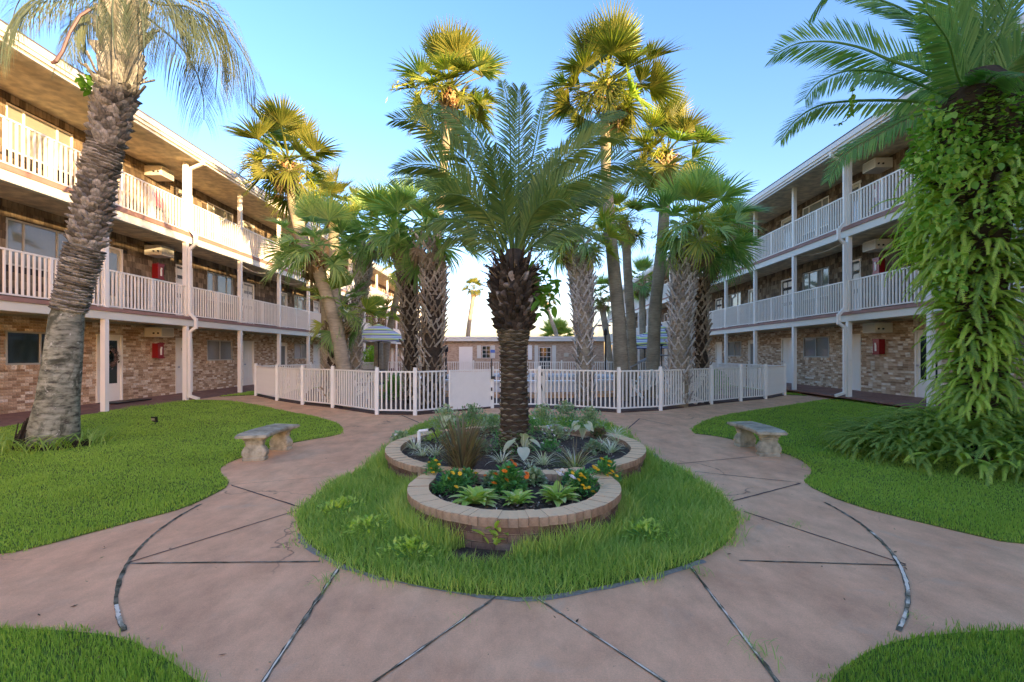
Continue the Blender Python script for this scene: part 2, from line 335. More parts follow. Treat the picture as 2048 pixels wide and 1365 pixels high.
near_right = smooth_poly([(6,-1.5),(6,2.6),(5,2.68)] + gp([(2048,1262),(1873,1271),(1766,1292),(1713,1320),(1674,1349),(1660,1370),(1640,1400)]) + [(1.2,1.2),(1.2,-1.5)], 1)
island = smooth_poly(gp([(740,932),(700,950),(640,985),(603,1018),(593,1042),(600,1070),(640,1108),(710,1140),(800,1165),(900,1185),(1000,1194),(1050,1197),(1150,1184),(1250,1165),(1380,1130),(1440,1100),(1470,1070),(1477,1036),(1450,1000),(1400,962),(1320,925),(1290,905),(1251,866),(1209,846),(1141,836),(1020,834),(904,836),(848,848),(807,868),(775,895)]), 1)
corner_l = [(-10.85,17.6),(-9.9,18.3),(-9.3,21),(-8.2,27),(-8.2,45),(-11,45)]
corner_r = [(10.2,18.4),(10.65,17.9),(10.9,45),(10.2,45)]
lawns = [(left_lawn,'lawn',.009),(right_lawn,'lawn',.009),(near_left,'lawn',.009),(near_right,'lawn',.009),(island,'lawn',.010),(corner_l,'lawn',.02),(corner_r,'lawn',.02)]
for pl, nm, h in lawns:
    q = MB(); q.prism(pl, .004, h); tag(q.build(nm, M['soil_g']), kind='structure')

def blades(poly, dens, h, wd, mtl, name, label_kind, zb=.008, jit=.02, z_ref=4.0, lean=.5, avoid=None, fall=1.6, ymax=16):
    xs = [p[0] for p in poly]; ys = [p[1] for p in poly]; V = []
    x0, x1, y0, y1 = min(xs), max(xs), max(min(ys), 1.3), min(max(ys), ymax)
    Ynow = y0; allp = []
    while Ynow < y1:
        dy = .5; d = dens * min(1, (z_ref/max(Ynow, 1))**fall)
        n = int(d*(x1-x0)*dy)
        X = RNG.uniform(x0, x1, n); Y = RNG.uniform(Ynow, Ynow+dy, n)
        jx = RNG.normal(0, jit, n); jy = RNG.normal(0, jit, n); wv = 1+1.6*np.sin(X*7+np.sin(Y*9)*1.5)*np.sin(Y*6+X*3); jx = jx*wv; jy = jy*wv
        k = poly_in(poly, X+jx, Y+jy) & (np.abs((X*FOC/Y)) < 1180)
        if avoid is not None: k &= ~avoid(X, Y)
        X = X[k]; Y = Y[k]; allp.append(np.stack([X, Y, np.full(len(X), max(1.0, (Ynow/z_ref)**(fall*.5)))], 1)); Ynow += dy
    A = np.concatenate(allp); n = len(A)
    az = RNG.uniform(0, 2*np.pi, n); ln = RNG.uniform(0, lean, n)
    patch = .75+.5*np.abs(np.sin(A[:,0]*2.3+np.sin(A[:,1]*1.7))*np.sin(A[:,1]*2.9+A[:,0]))
    H = h*RNG.uniform(.45, 1.15, n)*patch; W = wd*RNG.uniform(.6, 1.3, n)*A[:,2]
    ta = RNG.uniform(0, np.pi, n); bx = np.cos(ta)*W/2; by = np.sin(ta)*W/2
    dx = np.cos(az)*H*ln; dy = np.sin(az)*H*ln
    p0 = np.stack([A[:,0]-bx, A[:,1]-by, np.full(n, zb)], 1); p1 = np.stack([A[:,0]+bx, A[:,1]+by, np.full(n, zb)], 1)
    p2 = np.stack([A[:,0]+bx*.7+dx*.4, A[:,1]+by*.7+dy*.4, zb+H*.6], 1); p3 = np.stack([A[:,0]-bx*.7+dx*.4, A[:,1]-by*.7+dy*.4, zb+H*.6], 1)
    p4 = np.stack([A[:,0]+dx, A[:,1]+dy, zb+H], 1)
    Vv = np.stack([p0,p1,p2,p3,p4], 1).reshape(-1, 3); i = np.arange(n)[:,None]*5
    F = np.concatenate([i+np.array([[0,1,2]]), i+np.array([[0,2,3]]), i+np.array([[3,2,4]])])
    o = link(name, npmesh(name, Vv, F, mtl)); tag(o, kind='stuff', label=label_kind[0], cat=label_kind[1]); return n
RC, RR = (-.04, 6.92), 1.80; LC, LR = (-.04, 4.81), 1.036
inbed = lambda X, Y: ((((X+.27)/.26)**2+((Y-3.74)/.16)**2) < 1) | (((X-RC[0])**2+(Y-RC[1])**2) < (RR-.02)**2) | (((X-LC[0])**2+(Y-LC[1])**2) < (LR-.02)**2)
nb = 0
nb += blades(left_lawn, 7000, .032, .007, M['grass'], 'grass', ('short mown green grass of the lawn left of the circular path','grass'))
nb += blades(right_lawn, 7000, .032, .007, M['grass'], 'grass', ('short mown green grass of the lawn right of the circular path','grass'))
nb += blades(near_left, 12000, .04, .005, M['grass'], 'grass', ('mown grass in the bottom left corner of the photo','grass'), z_ref=2.6)
nb += blades(near_right, 12000, .04, .005, M['grass'], 'grass', ('mown grass in the bottom right corner of the photo','grass'), z_ref=2.6)
nb += blades(island, 7000, .10, .0065, M['grass_i'], 'grass', ('long unmown grass and weeds around the brick planter','grass'), zb=.008, jit=.045, z_ref=3.6, lean=1.2, avoid=inbed)
nb += blades(corner_l, 900, .06, .02, M['grass'], 'grass', ('small strip of grass between the pool fence and the left walkway','grass'), ymax=24, z_ref=18)
nb += blades(corner_r, 900, .06, .02, M['grass'], 'grass', ('small strip of grass between the pool fence and the right walkway','grass'), ymax=24, z_ref=18)
def ringp(c, r0, a0, a1): return [(c[0]+r0*math.cos(R(a)), c[1]+r0*math.sin(R(a))) for a in range(a0, a1+1, 12)]
nb += blades(ringp(LC, LR+.17, 0, 360), 5200, .20, .008, M['grass_i'], 'grass', ('taller grass hugging the foot of the front brick ring','grass'), zb=.008, z_ref=5, lean=.8, avoid=inbed)
nb += blades(ringp(RC, RR+.15, 0, 360), 4200, .19, .008, M['grass_i'], 'grass', ('taller grass hugging the foot of the large brick ring','grass'), zb=.008, z_ref=6, lean=.8, avoid=inbed)
print('blades', nb)

q = MB(); q.add([(-.27+.34*math.cos(a*.2618)*random.uniform(.85,1.1), 3.74+.2*math.sin(a*.2618)*random.uniform(.85,1.1), .014) for a in range(24)], [tuple(range(24))]); tag(q.build('bare_soil', M['soil']), kind='structure')
# joints of the concrete path
def strip(pts, wd, mt, z=.004, name='joint', jit=.25):
    q = MB(); pts2 = []
    for i in range(len(pts)-1):
        a = Vector((*pts[i], 0)); c = Vector((*pts[i+1], 0)); n = max(2, int((c-a).length/.06))
        for k in range(n): pts2.append(a.lerp(c, k/n))
    pts2.append(Vector((*pts[-1], 0))); vs = []
    for i, p in enumerate(pts2):
        d = (pts2[min(i+1, len(pts2)-1)] - pts2[max(i-1, 0)]).normalized(); n = Vector((-d.y, d.x, 0))
        ww = wd/2*random.uniform(1-jit, 1+jit); o = random.uniform(-1, 1)*wd*.12
        vs += [p+n*(ww+o), p-n*(ww-o)]
    q.add([(v.x, v.y, z) for v in vs], [(2*i, 2*i+1, 2*i+3, 2*i+2) for i in range(len(pts2)-1)])
    return q.build(name, mt, path)
def wjoint(pts, wd):
    strip(pts, wd*.75, M['joint'], jit=.45); strip(pts, wd*.30, M['joint_w'], .007, jit=.6)
def circ(a0, a1, n=24, c=(-.04, 5.14), r=3.25): return [(c[0]+r*math.cos(R(a0+(a1-a0)*i/n)), c[1]+r*math.sin(R(a0+(a1-a0)*i/n))) for i in range(n+1)]
strip(circ(182, 228), .026, M['joint']); strip(circ(221, 228), .020, M['joint_w'], .007)
strip(circ(-48, -1), .028, M['joint']); strip(circ(-47, -16), .020, M['joint_w'], .007)
for a, c, wd, mt in [((255,1128),(640,1124),.022,'joint'),((258,1126),(600,1020),.014,'joint_d'),((462,971),(602,1016),.018,'joint_d'),((465,970),(705,950),.006,'joint_d'),
        ((682,1130),(520,1375),.034,'joint_w'),((1010,1182),(735,1375),.022,'joint_w'),((1075,1198),(1345,1375),.024,'joint_w'),((1382,1136),(1570,1385),.030,'joint_w'),
        ((1478,1122),(1812,1132),.018,'joint'),((1488,1024),(1812,1130),.016,'joint_d'),((1466,1003),(1602,967),.020,'joint_d'),((1390,944),(1598,966),.013,'joint_d'),
        ((1340,930),(1525,912),.012,'joint_d'),((1256,858),(1279,838),.03,'joint_d'),((1279,838),(1345,852),.02,'joint_d'),((803,831),(838,846),.03,'joint_d'),((1250,830),(1480,828),.02,'joint_d')]:
    (wjoint([G(*a), G(*c)], wd) if mt == 'joint_w' else strip([G(*a), G(*c)], wd, M[mt]))
# grey grit where the path edge has worn near the island
for pl in [[(600,1062),(592,1080),(610,1100),(700,1146),(850,1180),(980,1202),(1060,1204),(1180,1190),(1300,1160),(1390,1138),(1418,1116),(1300,1140),(1100,1180),(900,1175),(700,1125),(620,1085)],
           [(1290,900),(1316,912),(1322,930),(1300,932),(1285,920)]]:
    q = MB(); pp = [G(*p) for p in pl]; pp = [(x+random.uniform(-.02,.02), y+random.uniform(-.015,.015)) for x, y in smooth_poly(pp, 2)]; q.add([(x, y, .003) for x, y in pp], [tuple(range(len(pp)))]); q.build('worn_edge', M['gravel'], path)

# ------------------------------------------------------------------ the two apartment wings
UB = MB(); UB.box((-.5,-.5,-.5), (.5,.5,.5)); unit = UB.mesh('unit', None)
def unit_mesh(name, mt, dims):
    q = MB(); d = dims; q.box((-d[0]/2,-d[1]/2,-d[2]/2), (d[0]/2,d[1]/2,d[2]/2)); return q.mesh(name, mt)
B1, R1T, R1B = 2.49, 2.80, 2.70
B2, R2T, R2B = 5.27, 5.62, 5.50
SOF = 7.97
class Wing:
    def __init__(s, sg, skew, dn, dz, ds):
        s.sg, s.skew, s.dn, s.dz, s.ds = sg, skew, dn, dz, ds
    def W(s, n, t, z): return Vector((s.sg*(n+s.dn)+s.skew*t, t, z+s.dz))
    def box(s, q, n0, n1, t0, t1, z0, z1):
        a = [s.W(n0,t0,z0), s.W(n1,t0,z0), s.W(n1,t1,z0), s.W(n0,t1,z0), s.W(n0,t0,z1), s.W(n1,t0,z1), s.W(n1,t1,z1), s.W(n0,t1,z1)]
        q.hexa(a)
def opening(kind, t0, t1, z0, z1, **k): return dict(kind=kind, t0=t0, t1=t1, z0=z0, z1=z1, **k)
def make_wing(W, side, label, cat='building'):
    root = empty('apartment_building', W.W(12, 8, 0), label, cat)
    T0, T1 = 3.4, 61.0; WN = 12.45
    def part(name, mt, fn, parent=root, smooth=False):
        q = MB(); fn(q); return q.build(name, mt, parent, smooth)
    back0 = -21 if side == 'right' else 0  # right wing's unseen stretch behind the camera, added to block the low sun
    # main block behind the walls
    part('wall', M['mortar'], lambda q: (W.box(q, WN+.06, 20, back0, T1, 0, SOF+.02)))
    part('roof', M['roof'], lambda q: W.box(q, 10.40, 20.3, back0, T1+.4, SOF+.30, SOF+.36))
    part('soffit', M['ceil'], lambda q: W.box(q, 10.46, WN+.1, back0, T1+.3, SOF, SOF+.05))
    part('gutter', M['gutter'], lambda q: (W.box(q, 10.46, 10.52, back0, T1+.3, SOF-.03, SOF+.14), W.box(q, 10.38, 10.46, back0, T1+.3, SOF+.14, SOF+.30), W.box(q, 10.42, 10.46, back0, T1+.3, SOF+.05, SOF+.14)))
    for B, RB, RT in ((B1, R1B, R1T), (B2, R2B, R2T)):
        part('beam', M['cream'], lambda q: W.box(q, 10.93, 11.07, back0, T1, B, RB-.001))
        part('floor_slab', M['slab_red'], lambda q: W.box(q, 10.90, WN+.1, back0, T1, RB, RT))
        part('ceiling', M['ceil'], lambda q: W.box(q, 11.08, WN+.1, back0, T1, B+.06, B+.10))
    part('walkway', M['walk_red'], lambda q: q.hexa([W.W(10.9,back0,-.04), W.W(WN+.1,back0,-.04), W.W(WN+.1,T1,-.04), W.W(10.9,T1,-.04), W.W(10.9,back0,.01), W.W(WN+.1,back0,.10), W.W(WN+.1,T1,.10), W.W(10.9,T1,.01)]))
    # openings
    ops = {0: [], 1: [], 2: []}
    zf = {0: .09, 1: R1T, 2: R2T}
    for k in range(-2, 7):
        for fl in range(3):
            z = zf[fl]; o = 7.75*k + W.ds
            ops[fl] += [opening('door', 14.42+o, 15.38+o, z, z+2.06, n=k*2), opening('door', 17.78+o, 18.72+o, z, z+2.06, n=k*2+1)]
            if fl: ops[fl].append(opening('window', 19.6+o, 21.4+o, z+.95, z+2.1, n=k))
            else: ops[fl].append(opening('window', 19.6+o, 21.35+o, 1.28, 2.13, n=k))
    for fl in ops: ops[fl] = [o for o in ops[fl] if T0 < o['t0'] and o['t1'] < T1]
    def hit(fl, t0, t1, z0, z1):
        for o in ops[fl]:
            if t1 > o['t0']+.002 and t0 < o['t1']-.002 and z1 > o['z0']+.002 and z0 < o['z1']-.002: return o
        return None
    # brickwork
    bl, bh, jt = .195, .062, .011; big = []; mass = MB()
    rows = int((B1+.05-.09)/(bh+jt)); tA, tB = 8.0, 36.0
    for r in range(rows):
        z0 = .09+r*(bh+jt); t = tA + (r % 2)*(bl+jt)/2
        while t < tB:
            L = bl*random.choice((1, 1, 1, .5)) if random.random() < .12 else bl
            t0, t1 = t, t+L; t += L+jt; o = hit(0, t0, t1, z0, z0+bh)
            if o:
                if o['t0']-t0 > .05: t1 = o['t0']-.004
                elif t1-o['t1'] > .05: t0 = o['t1']+.004
                else: continue
                if hit(0, t0, t1, z0, z0+bh): continue
            pr = random.uniform(.0, .007); n0 = WN-pr
            big.append((t0, t1, z0, z0+bh, n0))
    big.sort(key=lambda e: abs(e[0]-(12.2 if side == 'left' else 16.2)))
    wall_b = MB(); W.box(wall_b, WN+.055, WN+.059, T0, T1, .05, B1+.08); wb = wall_b.build('brick_wall', M['mortar'], root)
    bm_ = [unit_mesh('brick', M['brick1'], (.06, bl, bh))]
    for i, (t0, t1, z0, z1, n0) in enumerate(big):
        if i < 300:
            c = W.W(n0+.03, (t0+t1)/2, (z0+z1)/2) - wloc(wb); link('brick', bm_[0], wb, loc=c, scale=(1, (t1-t0)/bl, 1))
        else: W.box(mass, n0, n0+.055, t0, t1, z0, z1)
    tag(mass.build('brick', M['brick'], wb), kind='stuff')
    far = MB(); W.box(far, WN+.045, WN+.054, tB, T1, .05, B1+.08)
    far.build('far_brick', M['brickfar'], wb)
    # shingles
    sh1 = unit_mesh('shingle', M['shingle1'], (.03, .20, .22)); cnt = 0
    for fl, (zb, zt) in ((1, (R1T, B2+.08)), (2, (R2T, SOF))):
        sw = MB(); W.box(sw, WN+.03, WN+.045, T0, T1, zb, zt); swo = sw.build('shingle_wall', M['dark'], root)
        lst = []; mass = MB(); z = zb
        while z < zt-.02:
            z1 = min(z+.195, zt); t = tA+random.uniform(0, .1)
            while t < 40:
                L = random.uniform(.12, .30); t0, t1 = t, t+L-.006; t += L; zz = z+random.uniform(-.012, .006)
                o = hit(fl, t0, t1, z, z1)
                if o:
                    if z1 > o['z1']+.05: zz = max(zz, o['z1']+.003) if z < o['z1'] else zz
                    elif o['t0']-t0 > .05: t1 = o['t0']-.004
                    elif t1-o['t1'] > .05: t0 = o['t1']+.004
                    else: continue
                lst.append((t0, t1, max(zz, zb), z1))
            z += .195
        lst.sort(key=lambda e: abs(e[0]-(13.0 if side == 'left' else 17.0)))
        for i, (t0, t1, z0, z1) in enumerate(lst):
            thk = random.uniform(0, .008)
            if i < 150:
                Rm = Matrix.Rotation(W.sg*-.07, 4, 'Y') if W.sg < 0 else Matrix.Rotation(-.07, 4, 'Y')
                Rm = Matrix.Rotation(.07*(-1 if W.sg > 0 else 1), 4, 'Y')
                c = W.W(WN+.005-thk, (t0+t1)/2, (z0+z1)/2) - wloc(swo)
                link('shingle', sh1, swo, M=Matrix.Translation(c) @ Rm @ Matrix.Diagonal((1, (t1-t0)/.20, (z1-z0)/.22, 1)))
            else:
                a = -.015-thk; p = [W.W(WN+a,t0,z0), W.W(WN+.02,t0,z0), W.W(WN+.02,t1,z0), W.W(WN+a,t1,z0), W.W(WN+a+.016,t0,z1), W.W(WN+.02,t0,z1), W.W(WN+.02,t1,z1), W.W(WN+a+.016,t1,z1)]
                mass.hexa(p)
        tag(mass.build('shingle', M['shingle'], swo), kind='stuff')
        fs = MB(); W.box(fs, WN-.004, WN+.028, 40, T1, zb, zt); fs.build('far_shingle', M['shinglefar'], swo)
    # doors and windows
    for fl in range(3):
        for o in ops[fl]:
            t0, t1, z0, z1 = o['t0'], o['t1'], o['z0'], o['z1']; near = t0 < 34
            if o['kind'] == 'door':
                storm = (o['n'] % 3 == 0) or fl == 2
                q = MB(); W.box(q, WN+.03, WN+.055, t0+.06, t1-.06, z0, z1-.06)
                if near and not storm:
                    tm = (t0+t1)/2
                    for (za, zb2) in ((.15,.85),(1.0,1.55),(1.68,1.92)):
                        for (ta, tb) in ((t0+.14, tm-.04), (tm+.04, t1-.14)):
                            W.box(q, WN+.022, WN+.03, ta, tb, z0+za, z0+zb2)
                elif near:
                    W.box(q, WN+.018, WN+.03, t0+.06, t0+.17, z0, z1-.06); W.box(q, WN+.018, WN+.03, t1-.17, t1-.06, z0, z1-.06)
                    W.box(q, WN+.018, WN+.03, t0+.17, t1-.17, z0, z0+.55); W.box(q, WN+.018, WN+.03, t0+.17, t1-.17, z1-.18, z1-.06)
                d = q.build('door', M['white'] if not (storm and fl) else M['door_c'], root)
                q = MB(); W.box(q, WN-.02, WN+.03, t0, t0+.058, z0, z1); W.box(q, WN-.02, WN+.03, t1-.058, t1, z0, z1); W.box(q, WN-.02, WN+.03, t0+.059, t1-.059, z1-.058, z1)
                q.build('door_frame', M['white'], d)
                if near:
                    if storm:
                        q = MB(); W.box(q, WN+.026, WN+.0285, t0+.171, t1-.171, z0+.551, z1-.181)
                        q.build('pane', M['glass_dark'] if fl == 0 and o['n'] == 0 else M['glass'], d)
                    q = MB(); hp = W.W(WN-.01, t0+.13 if W.sg < 0 else t1-.13, z0+.98); q.tube([hp, hp+Vector((-W.sg*.05, 0, 0))], [.025, .035], 8); q.build('handle', M['silver'], d)
            else:
                q = MB(); fr = M['frame']
                f = .045
                W.box(q, WN-.012, WN+.03, t0, t0+f, z0, z1); W.box(q, WN-.012, WN+.03, t1-f, t1, z0, z1)
                W.box(q, WN-.012, WN+.03, t0+f, t1-f, z0, z0+f); W.box(q, WN-.012, WN+.03, t0+f, t1-f, z1-f, z1)
                a, c = (t0+(t1-t0)*.25, t0+(t1-t0)*.75) if fl else ((t0+t1)/2, None)
                for tt in (a, c):
                    if tt: W.box(q, WN-.006, WN+.03, tt-.022, tt+.022, z0+f, z1-f)
                wnd = q.build('window', M['white'] if fl == 2 else M['frame'], root)
                q = MB(); W.box(q, WN+.018, WN+.021, t0+f, t1-f, z0+f, z1-f)
                kind = 'glass_dark' if (fl == 0 and o['n'] == -1 and side == 'left') else ('glass' if fl < 2 else 'glass_b')
                q.build('pane', M[kind], wnd)
                if near:
                    q = MB()
                    if fl == 0 and W.sg*0 == 0:
                        tt = t0+f
                        while tt < t1-f: 
                            if not ((t0+t1)/2-.2 < tt < (t0+t1)/2+.15): W.box(q, WN+.0225, WN+.0255, tt, tt+.05, z0+f, z1-f)
                            tt += .056
                        if kind != 'glass_dark': q.build('blind', M['curtain'], wnd)
                    q = MB()
                    if fl == 0:
                        tt = t0-.03
                        while tt < t1+.02: W.box(q, WN-.035, WN+.03, tt, tt+.062, z0-.11, z0-.003); tt += .072
                        q.build('brick_sill', M['brick'], wnd)
    # columns, railings
    cols = []
    t = 13.0 + (W.ds+.08 if side == 'right' else 0)
    while t > T0+.5: t -= 3.2
    cols = []
    while t < T1: cols.append(t); t += 3.2
    cmesh = {}
    for fl, (za, zb2) in enumerate(((0.0, B1), (R1T, B2), (R2T, SOF))):
        for ct in cols:
            q = MB(); W.box(q, 10.935, 11.065, ct-.065, ct+.065, za, zb2-.001); q.build('column', M['white'], root)
    bt0 = cols[0]
    pk = unit_mesh('picket', M['white'], (.036, .036, .93)); npk = 0
    for fl, zr in ((1, R1T), (2, R2T)):
        q = MB(); W.box(q, 10.955, 11.005, T0, T1, zr+1.0, zr+1.04); W.box(q, 10.962, 10.998, T0, T1, zr+.035, zr+.07)
        rail = q.build('railing', M['white'], root); mass = MB(); n = 0; k = 0
        for ci, ct in enumerate(cols):
            for j in range(24):
                tt = ct+.1+j*.1305
                if tt > T1-.1: break
                wide = .07 if j == 12 else .036
                p0 = 9.6 if side == 'left' else 11.5
                if p0 < tt and n < 150:
                    n += 1; link('picket', pk, rail, loc=W.W(10.98, tt, zr+.535)-wloc(rail), scale=(wide/.036, wide/.036, 1))
                else: W.box(mass, 10.98-wide/2, 10.98+wide/2, tt-wide/2, tt+wide/2, zr+.07, zr+1.0)
        tag(mass.build('picket', M['white'], rail), kind='stuff')
    # downspouts: one in view near the front, one further back
    cd = [c for c in cols if abs(c-(16.2 if side == 'left' else 15.75)) < .6][0]
    for ct in (cd, cd+16):
        q = MB(); pts = [(10.42,SOF+.10),(10.42,SOF-.06),(10.86,SOF-.24),(10.86,R2T+.12),(10.66,R2B),(10.66,B2-.05),(10.86,B2-.22),(10.86,R1T+.12),(10.66,R1B),(10.66,B1-.05),(10.86,B1-.2),(10.86,.15),(10.55,.05)]
        for (n0, z0), (n1, z1) in zip(pts, pts[1:]): q.bar(W.W(n0, ct, z0), W.W(n1, ct, z1), .085, .085)
        for (n0, z0) in pts[1:-1]: c = W.W(n0, ct, z0); q.box(c-Vector((.045,.045,.045)), c+Vector((.045,.045,.045)))
        q.build('downspout', M['white'], root)
    if side == 'left': q = MB(); [q.tube([W.W(11.3, a+(b_-a)*i/10, B2+.05-sg*math.sin(math.pi*i/10)) for i in range(11)], .012, 5) for a, b_, sg in ((19.6,22.4,.22),(22.6,25.7,.25))]
    else: q = MB(); q.tube([W.W(11.3, 16.2+3*i/10, B2+.05-.16*math.sin(math.pi*i/10)) for i in range(11)], .012, 5)
    q.build('cable', M['white'], root)
    return root, ops
def texwall(name, brick=True):
    m, nt, b = newmat(name); tc = nt.nodes.new('ShaderNodeTexCoord'); sp = nt.nodes.new('ShaderNodeSeparateXYZ'); cb = nt.nodes.new('ShaderNodeCombineXYZ')
    ad = nt.nodes.new('ShaderNodeMath'); ad.operation = 'ADD'
    nt.links.new(tc.outputs['Object'], sp.inputs[0]); nt.links.new(sp.outputs[0], ad.inputs[0]); nt.links.new(sp.outputs[1], ad.inputs[1])
    nt.links.new(ad.outputs[0], cb.inputs[0]); nt.links.new(sp.outputs[2], cb.inputs[1])
    t = nt.nodes.new('ShaderNodeTexBrick'); nt.links.new(cb.outputs[0], t.inputs['Vector'])
    t.inputs['Scale'].default_value = 1
    if brick: bw, rh, ms, c1, c2, cm = .206, .073, .008, (.38,.24,.14), (.62,.46,.30), (.50,.42,.32)
    else: bw, rh, ms, c1, c2, cm = .2, .195, .006, (.15,.10,.06), (.28,.20,.12), (.04,.03,.02)
    t.inputs['Brick Width'].default_value = bw; t.inputs['Row Height'].default_value = rh; t.inputs['Mortar Size'].default_value = ms
    t.inputs['Color1'].default_value = (*c1,1); t.inputs['Color2'].default_value = (*c2,1); t.inputs['Mortar'].default_value = (*cm,1)
    nt.links.new(t.outputs[0], b.inputs['Base Color']); b.inputs['Roughness'].default_value = .9; bump(nt, b, t.outputs[1], -.4, .01); return m
M['brickfar'] = texwall('distant_brickwork'); M['shinglefar'] = texwall('distant_shingles', False)
M['door_c'] = mat_plain('cream_door', (.58,.53,.38), .5)
M['glass_b'] = mat_plain('blind_behind_glass', (.27,.27,.21), .12, spec=.5)
LW = Wing(-1, -.0072, 0, 0, 0); RW = Wing(1, .0082, -.28, .13, -.35)
lw, lops = make_wing(LW, 'left', 'long three storey brick and shingle apartment wing on the left with lit top balcony')
rw, rops = make_wing(RW, 'right', 'long three storey brick and shingle apartment wing on the right behind the fern covered palm')

# things on the wing walls
def cabinet(W, t, z, label, sec=True):
    r = empty('fire_extinguisher_cabinet', W.W(12.30, t, z), label, 'fire cabinet', 'red fire extinguisher cabinets on the apartment walls')
    q = MB(); W.box(q, 12.23, 12.43, t-.14, t+.14, z, z+.5); q.build('body', M['red'], r)
    q = MB(); W.box(q, 12.216, 12.229, t-.16, t+.16, z+.46, z+.52); W.box(q, 12.216, 12.229, t-.16, t+.16, z-.02, z+.03); q.build('trim', M['red'], r)
    q = MB(); W.box(q, 12.212, 12.214+.016-.002, t-.035, t+.035, z+.10, z+.32); W.box(q, 12.212, 12.228, t-.015, t+.05, z+.32, z+.38); q.build('white_symbol', M['white2'], r)
def ac(W, t, z, label):
    r = empty('air_conditioner', W.W(12.1, t, z), label, 'air conditioner', 'box air conditioners under the balcony ceilings')
    q = MB(); W.box(q, 11.85, 12.42, t-.30, t+.30, z, z+.32); q.build('casing', M['cream'], r)
    q = MB()
    for i in range(7): W.box(q, 11.84, 11.85, t-.26, t+.26, z+.04+i*.036, z+.055+i*.036)
    q.build('grille', M['frame'], r)
    q = MB()
    for a in (11.95, 12.1): c = W.W(a, t-.30, z+.12); q.tube([c, c+Vector((0,-.03,0))], .028, 8)
    q.build('knob', M['black'], r)
for W_, nm, o in ((LW, 'left', 0), (RW, 'right', -.35)):
    for fl, zz, ft in ((0, 1.42, 'ground floor brick wall'), (1, R1T+1.35, 'second floor shingle wall'), (2, R2T+1.0, 'top floor shingle wall')):
        cabinet(W_, 16.75+o, zz, 'red fire cabinet on the %s of the %s wing' % (ft, nm))
    for fl, zz, ft in ((0, 2.13, 'ground floor ceiling'), (1, 4.88, 'second floor ceiling'), (2, 7.55, 'roof soffit')):
        ac(W_, 16.55+o, zz, 'cream box air conditioner under the %s of the %s wing' % (ft, nm))
# wreath, mat, number
wr = empty('wreath', LW.W(12.42, 14.85, 1.45), 'round dried flower wreath hanging on the ground floor storm door', 'wreath')
q = MB()
for i in range(420):
    a = random.uniform(0, 2*math.pi); rr = .24+random.gauss(0, .045); c = LW.W(12.40-random.uniform(0, .06), 14.85+rr*math.cos(a), 1.45+rr*math.sin(a))
    d = Vector((random.gauss(0,1), random.gauss(0,1), random.gauss(0,1))).normalized()*.04; e = d.cross(Vector((random.random(), .3, .7))).normalized()*.018
    q.add([c-d, c+e, c+d, c-e], [(0,1,2,3)])
q.build('flowers', M['wreath'], wr)
q = MB(); q.tube([LW.W(12.43, 14.85+.24*math.cos(R(a)), 1.45+.24*math.sin(R(a))) for a in range(0, 361, 20)], .02, 6); q.build('ring', M['wreath'], wr)
q = MB(); LW.box(q, 11.75, 12.35, 14.3, 15.7, .085, .105); tag(q.build('doormat', M['black']), 'dark doormat on the walkway before the wreath door', 'doormat')
def text_mesh(s, size, mt, ext=.002):
    cu = bpy.data.curves.new('txt', 'FONT'); cu.body = s; cu.size = size; cu.extrude = ext; cu.align_x = 'CENTER'
    ob = bpy.data.objects.new('txt', cu); C.objects.link(ob); bpy.context.view_layer.update()
    me = bpy.data.meshes.new_from_object(ob.evaluated_get(bpy.context.evaluated_depsgraph_get())); bpy.data.objects.remove(ob)
    me.materials.clear(); me.materials.append(mt); return me
door118 = [o for o in lw.children if o.name.startswith('door') and not o.name.startswith('doormat')]
me = text_mesh('118', .14, M['black'])
num = link('door_number', me, lw, M=Matrix.Translation(LW.W(12.47, 18.2, 1.68)-wloc(lw)) @ Matrix.Rotation(R(90), 4, 'Z') @ Matrix.Rotation(R(90), 4, 'X'))
# ------------------------------------------------------------------ pool yard
FH = 1.10
mul = [(-9.74,18.0),(-8.04,16.16),(-6.61,14.86),(-5.35,13.98),(-3.63,12.45),(-2.62,12.3),(-1.88,12.95),(-.75,13.9),(.6,13.9),(2.65,12.82),(3.90,13.33),(5.95,14.98),(7.29,15.93),(8.5,16.7),(9.98,18.2),(9.8,27),(-7.5,27)]
q = MB(); q.prism(mul, .0, .03); tag(q.build('mulch_bed', M['mulch']), kind='structure')
q = MB(); dk = [(6.6*math.cos(R(a))+.4, 21.6+4.9*math.sin(R(a))) for a in range(0, 360, 10)]; q.prism(dk, .03, .16); tag(q.build('pool_deck', M['concrete']), kind='structure')
fence = empty('pool_fence', (0, 14, 0), 'white picket pool fence with blank panel gates curving across the courtyard', 'fence')
pkt = unit_mesh('picket', M['white2'], (.034, .034, .96)); post = unit_mesh('post', M['white2'], (.09, .09, 1.16)); fo = wloc(fence)
cap = unit_mesh('post_cap', M['white2'], (.075, .075, .05)); mass = MB(); npk = 0
def fseg(a, c, picket=True, sp=.125):
    global npk
    a = Vector((*a, 0)); c = Vector((*c, 0)); d = c-a; L = d.length; ang = math.atan2(d.y, d.x); q = MB()
    u = d/L*.04
    q.bar(a+u+Vector((0,0,FH)), c-u+Vector((0,0,FH)), .045, .04); q.bar(a+u+Vector((0,0,.12)), c-u+Vector((0,0,.12)), .04, .035)
    q.build('rail', M['white2'], fence)
    if picket:
        n = max(1, round(L/sp))
        for i in range(1, n):
            p = a.lerp(c, i/n); r = Matrix.Rotation(ang, 4, 'Z')
            if npk < 298: npk += 1; link('picket', pkt, fence, M=Matrix.Translation(p+Vector((0,0,.61))-fo) @ r)
            else: mass.box(p+Vector((-.017,-.017,.13)), p+Vector((.017,.017,1.09)))
